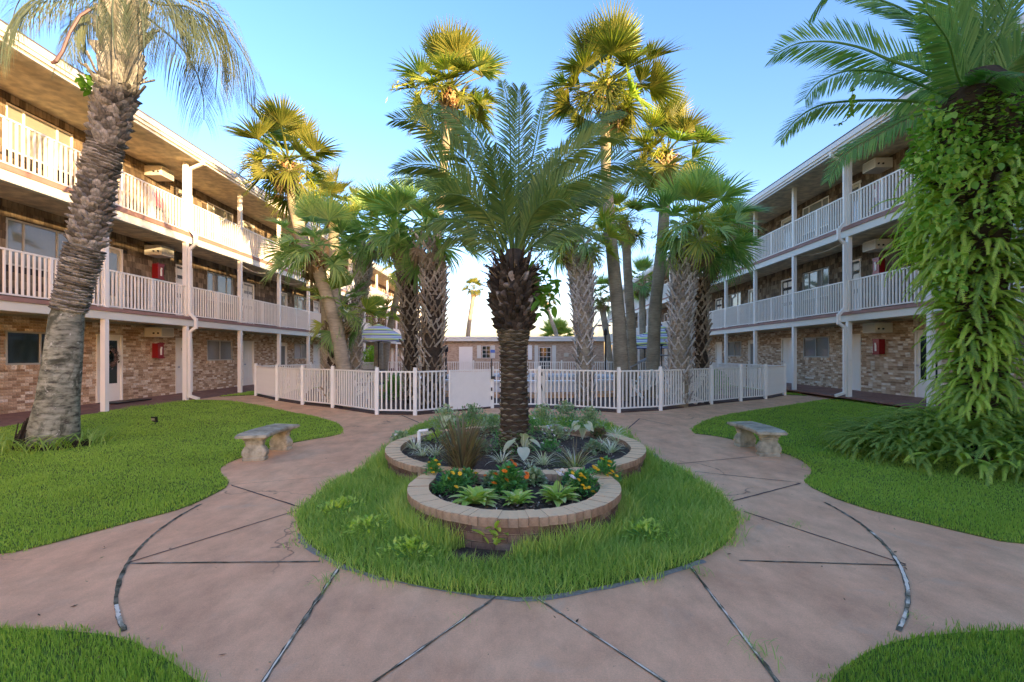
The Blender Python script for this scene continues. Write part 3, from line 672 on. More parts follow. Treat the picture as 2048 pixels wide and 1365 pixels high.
def fpost(p): link('post', post, fence, loc=Vector((p[0], p[1], .58))-fo); link('post_cap', cap, fence, loc=Vector((p[0], p[1], 1.185))-fo)
for i in range(0, 6): fseg(mul[i], mul[i+1])
for i in (7, 8, 9, 10, 11, 12, 13): fseg(mul[i], mul[i+1])
for i in (0,1,2,3,4,5,7,8,9,10,11,12,13,14,15,16): fpost(mul[i])
side = [mul[14], (9.93,21.1), (9.86,24), mul[15]]
for a, c in zip(side, side[1:]): fseg(a, c)
side = [mul[15], (7.3,27), (4.9,27), (2.4,27), (0,27), (-2.5,27), (-5,27), mul[16], (-8.2,24), (-9,21), mul[0]]
for a, c in zip(side, side[1:]): fseg(a, c); fpost(a)
tag(mass.build('picket', M['white2'], fence), kind='stuff')
def gate(a, c, label, handle):
    a = Vector((*a, 0)); c = Vector((*c, 0)); g = empty('pool_gate', a.lerp(c, .5), label, 'gate'); d = (c-a).normalized()
    q = MB(); q.bar(a+d*.06+Vector((0,0,.58)), c-d*.06+Vector((0,0,.58)), .02, .98, up=Vector((0,0,1))); q.build('panel', M['white2'], g)
    q = MB()
    for z in (1.10, .08): q.bar(a+d*.05+Vector((0,0,z)), c-d*.05+Vector((0,0,z)), .045, .045)
    for e in (a+d*.05, c-d*.05): q.bar(e+Vector((0,0,.06)), e+Vector((0,0,1.12)), .045, .045)
    q.build('frame', M['white2'], g)
    q = MB(); h = c-d*.02+Vector((0,-.06,0)); q.bar(h+Vector((0,0,.86)), h+Vector((0,0,1.42)), .035, .03); q.box(h+Vector((-.02,-.02,.84)), h+Vector((.10,.03,.92)))
    q.build('latch', M['black'], g)
    q = MB()
    for z in (.25, .5): q.box(h+Vector((-.02,-.01,z)), h+Vector((.02,.02,z+.1)))
    q.build('hinge', M['black'], g)
gate(mul[6], mul[7], 'white gate with solid white panel and tall black latch left of the date palm', 1)
kp = empty('keypad_post', (P(1082,800,14).x, 14, 0), 'white post with black keypad and lever behind the date palm', 'post')
q = MB(); q.box((kp.location.x-.13, 13.95, .05), (kp.location.x+.13, 14.05, 1.10)); q.build('panel', M['white2'], kp)
q = MB(); q.box((kp.location.x-.08, 13.90, .93), (kp.location.x+.06, 13.95, 1.03)); q.build('keypad', M['black'], kp)
q = MB(); q.bar((kp.location.x-.06, 13.92, .86), (kp.location.x+.07, 13.92, .42), .03, .03); q.build('lever', M['black'], kp)
# raised pool
pool = empty('swimming_pool', (.4, 21, .16), 'raised oval swimming pool with white wall and coping in the pool yard', 'pool')
q = MB(); n = 48; e = lambda rx, ry, z: [(rx*math.cos(2*math.pi*i/n)+.4, 20.9+ry*math.sin(2*math.pi*i/n), z) for i in range(n)]
rings = [e(4.8,3.3,.16), e(4.8,3.3,.50), e(4.92,3.42,.50), e(4.92,3.42,.58), e(4.5,3.0,.58), e(4.5,3.0,.1)]
vs = sum(rings, []); fs = [(r*n+i, r*n+(i+1)%n, (r+1)*n+(i+1)%n, (r+1)*n+i) for r in range(5) for i in range(n)]
q.add(vs, fs); q.build('pool_wall', M['pool_white'], pool)
q = MB(); q.add(e(4.5,3.0,.5), [tuple(range(n))]); q.build('water', M['water'], pool)
hr = MB(); hb = Vector((4.4, 18.6, .55)); hr.tube([hb, hb+Vector((-.1,0,.5)), hb+Vector((.9,.2,.95)), hb+Vector((1.5,.3,.95))], .025, 6); hr.tube([hb+Vector((0,.4,0)), hb+Vector((-.1,.4,.5)), hb+Vector((.9,.6,.95)), hb+Vector((1.5,.7,.95))], .025, 6)
hr.build('handrail', M['silver'], pool)
# umbrellas
def stripe_mat(name, ca, cb2, cc):
    m, nt, b = newmat(name); tc = nt.nodes.new('ShaderNodeTexCoord'); sp = nt.nodes.new('ShaderNodeSeparateXYZ'); nt.links.new(tc.outputs['Object'], sp.inputs[0])
    mu = nt.nodes.new('ShaderNodeMath'); mu.operation = 'MULTIPLY'; mu.inputs[1].default_value = 4.2; nt.links.new(sp.outputs[2], mu.inputs[0])
    fr = nt.nodes.new('ShaderNodeMath'); fr.operation = 'FRACT'; nt.links.new(mu.outputs[0], fr.inputs[0])
    r = ramp(nt, [(0, ca), (.16, cb2), (.52, (.8,.8,.72)), (.66, cc), (.82, (.8,.8,.72))]); r.color_ramp.interpolation = 'CONSTANT'
    nt.links.new(fr.outputs[0], r.inputs[0]); nt.links.new(r.outputs[0], b.inputs['Base Color']); b.inputs['Roughness'].default_value = .8; return m
M['umb'] = stripe_mat('striped_canvas', (.10,.11,.34), (.58,.66,.20), (.17,.18,.46))
def umbrella(x, y, zt, r_, label, z0=.03):
    u = empty('patio_umbrella', (x, y, z0), label, 'umbrella', 'striped umbrellas by the pool')
    n = 8; q = MB(); rings = [(0, zt), (r_*.35, zt-.19), (r_*.7, zt-.48), (r_, zt-.80), (r_*.995, zt-.93)]
    vs = [];
    for k, (rr, z) in enumerate(rings):
        for i in range(n*4):
            a = 2*math.pi*i/(n*4); s_ = math.cos(math.pi*((i % 4)-0)/4)**2 if i % 4 else 1
            sag = (0 if i % 4 == 0 else -.03 if i % 4 != 2 else -.045)*(rr/r_)
            vs.append((x+rr*math.cos(a)*(1+sag*1.2), y+rr*math.sin(a)*(1+sag*1.2), z+sag*(-1 if k == 4 else 1)))
    N = n*4; q.add(vs, [(k*N+i, k*N+(i+1)%N, (k+1)*N+(i+1)%N, (k+1)*N+i) for k in range(4) for i in range(N)])
    q.build('canopy', M['umb'], u)
    q = MB(); q.tube([(x, y, z0), (x, y, zt+.06)], .025, 8); q.build('pole', M['black'], u)
    for i in range(n):
        a = 2*math.pi*i/n; q = MB(); q.bar((x, y, zt-.95), (x+r_*.6*math.cos(a), y+r_*.6*math.sin(a), zt-.45), .015, .015); q.build('rib', M['black'], u)
    q = MB(); q.lathe((x, y, z0), [(0, 0), (.25, 0), (.25, .06), (.06, .1), (.03, .3)], 14); q.build('base', M['black'], u)
umbrella(P(757,0,24).x, 24, 3.05, 1.42, 'blue green and white striped umbrella open on the left of the pool')
umbrella(P(1323,0,22).x, 22, 2.85, 1.35, 'striped umbrella on the right, nearer one, pole between two palm trunks')
umbrella(P(1289,0,27.6).x, 27.6, 2.75, 1.5, 'striped umbrella on the right, further one behind the nearer canopy')
# adirondack chairs, table
def chair(x, y, rz, label, col='white'):
    c = empty('lounge_chair', (x, y, .03), label, 'chair', 'white slatted chairs around the pool'); Rm = Matrix.Translation((x, y, .03)) @ Matrix.Rotation(rz, 4, 'Z')
    T = lambda v: Rm @ Vector(v)
    q = MB()
    def slat(p, a, w_, h_, nm):
        q = MB(); q.bar(T(p), T(a), w_, h_, up=Rm.to_3x3() @ Vector((0,-.5,.8))); q.build(nm, M['white2'], c)
    for i in range(5): x0 = -.26+i*.13; slat((x0,.18,.28), (x0*1.15,.52,1.0-.05*abs(i-2)), .11, .02, 'back_slat')
    for i in range(5): y0 = -.38+i*.12; slat((-.28,y0,.40-.03*i), (.28,y0,.40-.03*i), .10, .02, 'seat_slat')
    for s in (-1, 1):
        slat((s*.34,-.42,.60), (s*.34,.38,.56), .11, .025, 'arm'); slat((s*.31,-.38,0), (s*.31,-.38,.59), .06, .05, 'leg'); slat((s*.30,-.38,.38), (s*.28,.45,.02), .05, .09, 'leg')
for (px, Z, rz, lb) in [(738,25,R(200),'white slatted chair left of the pool beside the umbrella pole'),(705,16.2,R(150),'white slatted chair behind the fence near the leaning trunk'),(590,19,R(120),'white slatted chair at the left end of the pool fence'),
        (1290,17,R(190),'white slatted chair behind the fence between the tall palm trunks'),(1372,15.2,R(230),'white slatted chair close behind the right fence before the booted palm'),(1345,24,R(170),'white slatted chair under the right umbrella'),(640,20,R(160),'white slatted chair left behind the booted palm')]:
    chair(P(px,0,Z).x, Z, rz, lb)
def ptable(px, Z, label):
    x = P(px,0,Z).x; t = empty('patio_table', (x, Z, .03), label, 'table'); q = MB(); q.lathe((x, Z, .03), [(0,.70),(.6,.70),(.6,.74),(0,.74)], 20); q.build('tabletop', M['black'], t)
    for i in range(4):
        a = R(45+90*i); q = MB(); q.bar((x+.15*math.cos(a), Z+.15*math.sin(a), .74), (x+.45*math.cos(a), Z+.45*math.sin(a), .03), .03, .03); q.build('leg', M['black'], t)
ptable(745, 24.0, 'round black table under the left umbrella'); ptable(1318, 22.3, 'round black table under the right umbrella')
for px, Z, h, lb in ((892,19,1.6,'thin black lamp post behind the booted palm on the left'),(1211,20,2.3,'thin black lamp post behind the right booted palm')):
    x = P(px,0,Z).x; o = empty('lamp_post', (x, Z, 0), lb, 'lamp post'); q = MB(); q.tube([(x,Z,0),(x,Z,h)], .035, 8); q.build('pole', M['black'], o); q = MB(); q.lathe((x,Z,h), [(.02,0),(.09,.05),(.09,.22),(.02,.30)], 10); q.build('lantern', M['black'], o)

# pool house at the far end
HZ = 46.0; hx0, hx1 = P(884,0,HZ).x, P(1208,0,HZ).x
ho = empty('pool_house', ((hx0+hx1)/2, HZ+3, 0), 'low flat roofed brick pool house at the far end of the courtyard', 'building')
q = MB(); q.box((hx0,HZ,0),(hx1,HZ+7,2.75)); q.build('wall', M['brickfar'], ho)
q = MB(); q.box((hx0-.4,HZ-.5,2.75),(hx1+.4,HZ+7.4,3.05)); q.build('fascia', M['cream'], ho)
q = MB(); q.box((hx0-.45,HZ-.55,3.05),(hx1+.45,HZ+7.4,3.18)); q.build('roof', M['white'], ho)
def hbox(name, mt, x0, x1, y0, y1, parent, d0=.03, d1=0.0):
    q = MB(); a = P(x0,y1,HZ); c = P(x1,y0,HZ); q.box((a.x,HZ-d0,a.z),(c.x,HZ-d1,c.z)); return q.build(name, mt, parent)
d = hbox('door', M['white'], 918, 945, 694, 741, ho, .05)
hbox('meter_box', M['door_c'], 1128, 1137, 706, 714, ho, .1)
def hwin(x0, x1, y0, y1, nx, ny, nm='window'):
    wd = hbox(nm, M['white'], x0-1, x1+1, y0-1, y1+1, ho, .04); hbox('pane', M['glass_dark'], x0, x1, y0, y1, wd, .05, .041)
    for i in range(1, nx): x = x0+(x1-x0)*i/nx; hbox('muntin', M['white'], x-.35, x+.35, y0, y1, wd, .06, .051)
    for i in range(1, ny): y = y0+(y1-y0)*i/ny; hbox('muntin', M['white'], x0, x1, y-.35, y+.35, wd, .066, .0605)
hwin(965, 980, 693, 716, 2, 3); hwin(1079, 1101, 696, 741, 3, 5, 'glass_door')
for a, c in ((954,962),(982,990),(1069,1076),(1104,1112)): hbox('shutter', M['cream'], a, c, 691, 717 if c < 1000 else 741, ho, .06)
hbox('sign', mat_plain('blue_sign', (.10,.20,.55), .5), 981, 990, 700, 706, ho, .12, .07)
hbox('sign', M['white2'], 1056, 1064, 691, 720, ho, .1)
# stairs tower end between pool house and wing
st = empty('metal_staircase', (P(1208,0,52).x, 52, 0), 'distant white metal staircase with red landing beside the pool house', 'staircase')
for i in range(14): q = MB(); a = P(1180+i*1.6, 672-i*2.6, 52); q.box(a, a+Vector((.12,1.2,.04))); q.build('step', M['white2'], st)
q = MB(); a = P(1196,652,52); q.box(a, a+Vector((1.4,1.2,.12))); q.build('landing', M['red'], st)
for i in range(9): q = MB(); a = P(1196+i*2.6,652,52); q.box(a+Vector((0,0,-1.2)), a+Vector((.04,.04,1.0))); q.build('baluster', M['white2'], st)

# ------------------------------------------------------------------ brick planter with two beds
pl = empty('brick_planter', (RC[0], RC[1], 0), 'keyhole shaped low brick planter ring in the middle of the path circle', 'planter')
po = wloc(pl); ZT = .28
cop = unit_mesh('coping_brick', M['coping'], (.20, .0775, .070))
def arc_bricks(c, r, a0, a1, z, skipfn=None):
    L = abs(R(a1-a0))*r; n = int(L/.0805)
    for i in range(n):
        a = R(a0+(a1-a0)*(i+.5)/n); p = Vector((c[0]+(r-.10)*math.cos(a), c[1]+(r-.10)*math.sin(a), z+random.uniform(-.004,.004)))
        link('coping_brick', cop, pl, M=Matrix.Translation(p-po) @ Matrix.Rotation(a+random.uniform(-.015,.015), 4, 'Z'))
arc_bricks(RC, RR, 0, 360, ZT-.036)
# where the small ring leaves the big one
dd = RC[1]-LC[1]; ca = (LR**2+dd**2-(RR)**2)/(2*LR*dd); ang = math.degrees(math.acos(max(-1, min(1, ca)))); A0 = 90+ang+3; A1 = 450-ang-3
arc_bricks(LC, LR, A0, A1, ZT-.036)
low = unit_mesh('wall_brick', M['wallbrick_low'], (.09, .19, .06))
def low_bricks(c, r, a0, a1):
    for row in range(3):
        n = int(abs(R(a1-a0))*r/.20)
        for i in range(n):
            a = R(a0+(a1-a0)*(i+.5*(row % 2)+.25)/n); p = Vector((c[0]+(r-.08)*math.cos(a), c[1]+(r-.08)*math.sin(a), .035+row*.068))
            if p.z > .16 and False: continue
            link('wall_brick', low, pl, M=Matrix.Translation(p-po) @ Matrix.Rotation(a, 4, 'Z'))
low_bricks(LC, LR, A0+2, A1-2); low_bricks(RC, RR, 300+18, 240+360-0) if False else low_bricks(RC, RR, -52, 232)
def ringwall(c, r, a0, a1, z0, z1, th, nm, mt):
    q = MB(); n = 60; vs = []
    for i in range(n+1):
        a = R(a0+(a1-a0)*i/n)
        for rr, z in ((r,z0),(r,z1),(r-th,z1),(r-th,z0)): vs.append((c[0]+rr*math.cos(a), c[1]+rr*math.sin(a), z))
    q.add(vs, [(4*i+k, 4*i+(k+1)%4, 4*i+4+(k+1)%4, 4*i+4+k) for i in range(n) for k in range(4)]); q.build(nm, mt, pl)
ringwall(RC, RR-.048, 0, 360, -.02, ZT-.008, .142, 'mortar_bed', M['mortar']); ringwall(LC, LR-.048, A0, A1, -.02, ZT-.008, .142, 'mortar_bed', M['mortar'])
q = MB(); nn = 48
ZB = .19
def disc(c, r, z, nm):
    rs = np.linspace(0, r, 14); vs = [(c[0], c[1], z)]; fs = []
    for k, rr in enumerate(rs[1:]):
        for i in range(nn): a = 2*math.pi*i/nn; x, y = c[0]+rr*math.cos(a), c[1]+rr*math.sin(a); vs.append((x, y, z+random.uniform(-.012,.012)+.02*math.sin(x*5)*math.sin(y*4)))
    for i in range(nn): fs.append((0, 1+i, 1+(i+1)%nn))
    for k in range(len(rs)-2):
        for i in range(nn): a = 1+k*nn+i; b2 = 1+k*nn+(i+1)%nn; fs.append((a, a+nn, b2+nn, b2))
    q = MB(); q.add(vs, fs); tag(q.build(nm, M['soil'], None, smooth=True), kind='structure')
disc(RC, RR-.19, ZB, 'garden_soil'); disc(LC, LR-.19, ZB-.01, 'garden_soil')
q = MB()
for i in range(1500):   # bark chips
    a = random.uniform(0, 6.283); c, r = (RC, RR-.22) if random.random() < .72 else (LC, LR-.22); rr = r*math.sqrt(random.random())
    p = Vector((c[0]+rr*math.cos(a), c[1]+rr*math.sin(a), ZB+random.uniform(.005,.02))); d = Vector((random.uniform(-1,1), random.uniform(-1,1), random.uniform(-.4,.4))).normalized()
    q.bar(p-d*random.uniform(.008,.025), p+d*.015, .012, .006)
M['chip'] = mat_rand('bark_chip', [(0,(.05,.037,.025)),(.6,(.16,.12,.08)),(.85,(.30,.25,.18)),(1,(.60,.55,.46))], .9, 'island')
tag(q.build('bark_chips', M['chip']), 'dark bark chips scattered over the soil of the brick planter', 'mulch', kind='stuff')

# ------------------------------------------------------------------ stone benches
def bench(cx, cy, side, label):
    root = empty('stone_bench', (cx, cy, 0), label, 'bench', 'curved cast stone benches')
    # seat: arc concave towards the planter
    Rb = 2.6; sgn = 1 if side == 'left' else -1; half = 13.0; n = 14; q = MB(); prof = [(-.20,.335),(-.215,.352),(-.215,.385),(-.20,.400),(.20,.400),(.215,.385),(.215,.352),(.20,.335)]
    vs = []
    for i in range(n+1):
        a = R(-half+2*half*i/n); e = 1 if 0 < i < n else .965
        for rr, z in prof:
            r2 = Rb+rr*e; vs.append((cx+sgn*(Rb-r2*math.cos(a)), cy+r2*math.sin(a), z if 0 < i < n else .3675+(z-.3675)*.6))
    k = len(prof)
    q.add(vs, [(i*k+j, i*k+(j+1)%k, (i+1)*k+(j+1)%k, (i+1)*k+j) for i in range(n) for j in range(k)]+[tuple(range(k)), tuple(n*k+j for j in range(k))])
    q.build('seat', M['bench'], root)
    for a in (-8.6, 8.6):
        c = Vector((cx+sgn*(Rb-Rb*math.cos(R(a))), cy+Rb*math.sin(R(a)), 0)); rz = R(-a)*sgn
        Rm = Matrix.Translation(c) @ Matrix.Rotation(rz, 4, 'Z')
        # half widths across the bench (x) and along it (y) by height
        lv = [(0,.155,.085),(.035,.16,.09),(.05,.145,.08),(.08,.165,.085),(.13,.17,.08),(.18,.145,.07),(.22,.115,.06),(.25,.12,.062),(.265,.135,.07),(.28,.12,.065),(.30,.15,.075),(.335,.16,.08)]
        q = MB(); vs = []
        for z, hx, hy in lv:
            for sx, sy in ((-1,-.7),(-.7,-1),(.7,-1),(1,-.7),(1,.7),(.7,1),(-.7,1),(-1,.7)): vs.append(Rm @ Vector((hx*sx if abs(sx) == 1 else hx*.9*(1 if sx > 0 else -1), hy*sy if abs(sy) == 1 else hy*.75*(1 if sy > 0 else -1), z)))
        q.add(vs, [(i*8+j, i*8+(j+1)%8, (i+1)*8+(j+1)%8, (i+1)*8+j) for i in range(len(lv)-1) for j in range(8)]+[tuple(range(8))[::-1]])
        leg = q.build('leg', M['bench'], root)
        q = MB()
        for s in (-1, 1):                     # carved scrolls on both broad faces
            for fy in (-1, 1):
                pts = []
                for i in range(22):
                    t = i/21*2.3*math.pi; rr = .012+.040*(t/(2.3*math.pi)); pts.append(Rm @ Vector((s*(.075+rr*math.cos(t)), fy*.083, .095+rr*math.sin(t))))
                q.tube(pts, .0055, 5)
                q.tube([Rm @ Vector((s*x, fy*y, z)) for x, y, z in ((.0,.078,.06),(.012,.078,.11),(.035,.074,.15),(.08,.068,.185),(.10,.062,.21))], .006, 5)
        q.build('scroll', M['bench'], leg)
    return root
bench(-3.90, 7.52, 'left', 'curved grey stone bench on the left of the planter, at the lawn edge')
bench(3.86, 7.82, 'right', 'curved grey stone bench on the right of the planter, at the lawn edge')
# flood light on the left lawn
fx, fy = G(310, 850); fl = empty('flood_light', (fx, fy, .02), 'small black flood light on a stake in the left lawn', 'flood light')
q = MB(); q.tube([(fx,fy,.0),(fx,fy,.07)], .008, 6); q.build('stake', M['black'], fl)
q = MB(); q.hexa([(fx-.07,fy+.02,.07),(fx+.05,fy-.03,.055),(fx+.05,fy+.03,.055),(fx-.07,fy+.08,.07),(fx-.08,fy-.02,.17),(fx+.06,fy-.07,.18),(fx+.06,fy-.01,.18),(fx-.08,fy+.04,.17)]); q.build('head', M['black'], fl)
q = MB(); q.box((fx-.045,fy-.055,.10),(fx+.03,fy-.05,.15)); q.build('lens', M['silver'], fl)

# ------------------------------------------------------------------ leaves and fronds
def fan_mesh(name, mt, nseg=38, seed=0, droop=.35, span=250, stalk=.9):
    rg = random.Random(seed); q = MB()
    # stalk along +X
    sp = [Vector((stalk*i/5, 0, -.06*(i/5)**2)) for i in range(6)]
    q.tube(sp, [.026,.022,.018,.016,.014,.012], 5, cap=False)
    h = sp[-1]
    for i in range(nseg):
        a = R(-span/2+span*i/(nseg-1)); L = (.95-.30*(abs(i/(nseg-1)-.5)*2)**1.5)*rg.uniform(.88,1.06)
        wd = .027*rg.uniform(.85,1.1); up = .30*abs(math.sin(a))**1.3; dr = droop*rg.uniform(.5,1.5)
        d = Vector((math.cos(a), math.sin(a), 0)); s = Vector((-math.sin(a), math.cos(a), 0)); f = .012*(1 if i % 2 else -1)
        def pt(t, o): 
            r = t*L; return h + d*r*(1-.25*dr*t*t) + s*o + Vector((0,0, up*t*1.2 - dr*r*r*.75 + (f if o else -f)*(1-t)))
        q.add([pt(0,0), pt(.36,-wd), pt(.36,wd), pt(.70,-wd*.6), pt(.70,wd*.6), pt(1,0), pt(.36,0)+Vector((0,0,.012))], [(0,1,6),(0,6,2),(1,3,4,6) if False else (1,3,6),(6,3,4),(6,4,2),(3,5,4)])
    return q.mesh(name, mt)
FAN = {}
for key, mt, dr in (('g','fan',.35),('d','fan_d',.45),('y','fan_y',.3)):
    FAN[key] = [fan_mesh('fan_leaf', M[mt], 38, s, dr*f, sp_, st_) for s, (f, sp_, st_) in enumerate(((.45,215,.85),(1,235,.75),(1.7,225,.7),(.8,180,1.0)))]
FAN['x'] = [fan_mesh('dead_leaf', M['dead'], 26, 9, 1.6, 120, .8), fan_mesh('dead_leaf', M['dead'], 22, 8, 1.2, 90, .7)]
# boots: split leaf bases
def boot_mesh(mt, big=1.0):
    q = MB()
    for s in (-1, 1):
        pts = [Vector((s*.115, .00, 0)), Vector((s*.085, .03, .07)), Vector((s*.045, .055, .14)), Vector((s*.008, .085, .21))]
        for a, c, w1, w2 in zip(pts, pts[1:], (.05,.045,.04), (.045,.04,.035)):
            q.hexa([a+Vector((-w1/2,-.03,0)), a+Vector((w1/2,-.03,0)), a+Vector((w1/2,.012,0)), a+Vector((-w1/2,.012,0)), c+Vector((-w2/2,-.03,0)), c+Vector((w2/2,-.03,0)), c+Vector((w2/2,.012,0)), c+Vector((-w2/2,.012,0))])
    a, c = Vector((0,.08,.20)), Vector((0,.15,.31)); q.hexa([a+Vector((-.04,-.03,0)), a+Vector((.04,-.03,0)), a+Vector((.035,.015,0)), a+Vector((-.035,.015,0)), c+Vector((-.025,-.015,0)), c+Vector((.025,-.015,0)), c+Vector((.02,.01,0)), c+Vector((-.02,.01,0))])
    return q.mesh('boot', mt)
BOOT = {k: boot_mesh(M[k]) for k in ('boot','boot_g','boot_t')}
def place(me, name, parent, p, x, y, z, s=(1,1,1)): return link(name, me, parent, M=basis(x, y, z, p-wloc(parent), s))
def path_at(pts, rad, t):
    n = len(pts)-1; f = min(max(t*n, 0), n-1e-6); i = int(f); u = f-i
    return pts[i].lerp(pts[i+1], u), rad[i]*(1-u)+rad[i+1]*u, (pts[i+1]-pts[i]).normalized()
def flower_mesh():
    q = MB(); rg = random.Random(5)
    for i in range(170):
        t = rg.random(); p = Vector((t*1.0, rg.gauss(0,.10), -t*t*.7+rg.gauss(0,.10))); d = Vector((rg.uniform(-.3,1), rg.gauss(0,.7), rg.gauss(-.4,.6))).normalized()*rg.uniform(.07,.18); e = d.cross(Vector((0,0,1))).normalized()*.006
        q.add([p, p+d*.5+e*2.2, p+d, p+d*.5-e*2.2], [(0,1,2,3)])
    q.tube([Vector((t/6, 0, -(t/6)**2*.7)) for t in range(7)], .012, 4, cap=False)
    return q.mesh('flower_stalk', M['flower_y'])
FLW = flower_mesh()
def fan_palm(trunk, rad, crown, nleaf, s, label, key='g', boots=None, key2=None, flowers=0, bt=(0,1), seed=1, group='fan palms around the pool', elmin=-55, skirt=6):
    rg = random.Random(seed); pts = [Vector(p) for p in trunk]; base = pts[0]
    root = empty('fan_palm', base, label, 'palm tree', group)
    # resample the trunk
    sm = []
    for i in range(17):
        p, r, d = path_at(pts, rad, i/16); sm.append((p, r))
    q = MB(); q.tube([p for p, r in sm], [(r-(.05 if boots else 0))*(1+.03*rg.uniform(-1,1)) for p, r in sm], 12); q.build('trunk', M['trunk'] if not boots else M['trunk_c'] if boots == 'boot' else M['trunk'], root, smooth=True)
    Lt = sum((pts[i+1]-pts[i]).length for i in range(len(pts)-1))
    if boots:
        step = .175; n = int(Lt*(bt[1]-bt[0])/step); tot = 0
        for i in range(n):
            t = bt[0]+(bt[1]-bt[0])*(i+.5)/n; p, r, d = path_at(pts, rad, t); m = max(5, int(2*math.pi*r/.21))
            for k in range(m):
                a = 2*math.pi*(k+.5*(i % 2))/m+rg.uniform(-.14,.14); o = Vector((math.cos(a), math.sin(a), 0)); zz = (d+o*rg.uniform(-.04,.22)+Vector((rg.uniform(-.1,.1), rg.uniform(-.1,.1), 0))).normalized(); xx = o.cross(zz).normalized()*-1; oo = zz.cross(xx)*-1
                if tot >= 295: break
                if rg.random() < .07: continue
                tot += 1; place(BOOT[boots], 'boot', root, p+o*(r-.06), xx, o, zz, (rg.uniform(.8,1.2),)*3)
    top = pts[-1]; C0 = Vector(crown)
    nb = 26
    for i in range(nb):   # fresh boots under the crown
        a = i*2.4; t = i/nb; o = Vector((math.cos(a), math.sin(a), 0)); zz = (Vector((0,0,1))+o*(.55-.25*t)).normalized(); xx = Vector((0,0,1)).cross(o)
        place(BOOT['boot_t' if key == 'y' else (boots or 'boot_t')], 'boot', root, top.lerp(C0, .1+.8*t)+o*rad[-1]*(.9-.3*t)-Vector((0,0,.25)), xx, o, zz, (s*.95,)*3)
    for i in range(nleaf):
        f = (i+.5)/nleaf; el = R(82-(82-elmin)*f**.85+rg.uniform(-9,9)); az = i*2.39996+rg.uniform(-.25,.25)
        d = Vector((math.cos(az)*math.cos(el), math.sin(az)*math.cos(el), math.sin(el)))
        side = Vector((0,0,1)).cross(d); side = side.normalized() if side.length > .05 else Vector((1,0,0))
        side = (Matrix.Rotation(rg.uniform(-.5,.5), 3, d) @ side).normalized(); up = d.cross(side)
        if rg.random() < .16: continue
        v = 0 if el > R(45) else (3 if rg.random() < .3 else (1 if el > R(-10) else 2)); kk = key2 if (key2 and rg.random() < .35) else key
        sc = s*rg.uniform(.82,1.08)
        place(FAN[kk][v], 'leaf', root, C0+d*.05, d, side, up, (sc,)*3)
    for i in range(rg.randint(2, 5)):
        az = rg.uniform(0, 6.28); el = R(rg.uniform(-82,-58)); d = Vector((math.cos(az)*math.cos(el), math.sin(az)*math.cos(el), math.sin(el))); side = Vector((0,0,1)).cross(d).normalized(); side = (Matrix.Rotation(rg.uniform(-.6,.6), 3, d) @ side).normalized()
        place(FAN['x'][i % 2], 'dead_leaf', root, C0+Vector((math.cos(az)*.2, math.sin(az)*.2, -.15)), d, side, d.cross(side), (s*rg.uniform(.55,.8),)*3)
    for i in range(flowers):
        az = rg.uniform(0, 6.28); el = R(rg.uniform(-30,30)); d = Vector((math.cos(az)*math.cos(el), math.sin(az)*math.cos(el), math.sin(el))); side = Vector((0,0,1)).cross(d).normalized()
        place(FLW, 'flower_stalk', root, C0, d, side, d.cross(side), (s*rg.uniform(.8,1.2),)*3)
    return root
def tp(Z, *pp): return [P(x, y, Z) for x, y in pp]
def base(x, Z): return Vector((P(x,0,Z).x, Z, .0))
# tall sunlit palms
fan_palm([base(655,16.5)]+tp(16.5,(657,640),(648,575),(618,515),(600,465),(590,415),(581,355)), [.25,.22,.21,.21,.21,.21,.20], P(577,322,16.5), 36, 1.22, 'tall sunlit fan palm rising over the left wing roof', 'y', key2='g', flowers=4, seed=11)
fan_palm([base(690,22)]+tp(22,(672,600),(668,480),(666,440)), [.27,.24,.23,.23], P(664,408,22), 32, 1.1, 'sunlit fan palm with yellow crown right of the tall left palm', 'y', key2='g', flowers=6, seed=12)
fan_palm([base(862,18)]+tp(18,(872,500),(890,300),(900,215)), [.2,.17,.16,.16], P(898,180,18), 36, 1.5, 'tall sunlit fan palm behind the date palm on its left side', 'y', key2='g', flowers=6, seed=13)
fan_palm([base(1246,16)]+tp(16,(1238,640),(1222,480),(1212,350),(1210,230)), [.24,.23,.20,.17,.16], P(1210,165,16), 38, 1.38, 'tallest fan palm with bare curved trunk right of the date palm', 'y', key2='g', flowers=7, seed=14)
fan_palm([base(1303,17)]+tp(17,(1310,620),(1325,480),(1330,400),(1332,345)), [.25,.22,.20,.19,.19], P(1334,305,17), 32, 1.30, 'tall fan palm with bare trunk and twisted tan boots near the right wing', 'y', key2='g', flowers=4, seed=15)
# left group
fan_palm([base(702,14)]+tp(14,(672,650),(650,580),(634,535)), [.22,.19,.18,.18], P(632,492,14), 28, 1.0, 'leaning smooth trunk fan palm crossing the left fence group', 'd', seed=16, elmin=-40)
fan_palm([base(668,14.6)]+tp(14.6,(672,660)), [.34,.30], P(684,610,14.6), 17, .82, 'short fan palm with thick booted base left of the leaning trunk', 'd', boots='boot', key2='g', seed=17, elmin=-75)
fan_palm([base(708,17.5)]+tp(17.5,(712,640),(725,560),(733,500)), [.22,.24,.24,.24], P(735,470,17.5), 26, 1.0, 'fan palm with pale grey booted trunk behind the left umbrella', 'd', boots='boot_g', key2='g', seed=18)
fan_palm([base(822,15.2)]+tp(15.2,(822,660),(815,560),(808,510)), [.27,.27,.29,.28], P(795,448,15.2), 26, 1.12, 'booted fan palm, left one of the thick pair left of the date palm', 'd', boots='boot', key2='g', seed=19)
fan_palm([base(862,13.7)]+tp(13.7,(864,680),(868,600),(866,540)), [.33,.33,.34,.30], P(850,455,13.7), 30, 1.15, 'booted fan palm, right and thicker one of the pair left of the date palm', 'd', boots='boot', key2='g', seed=20)
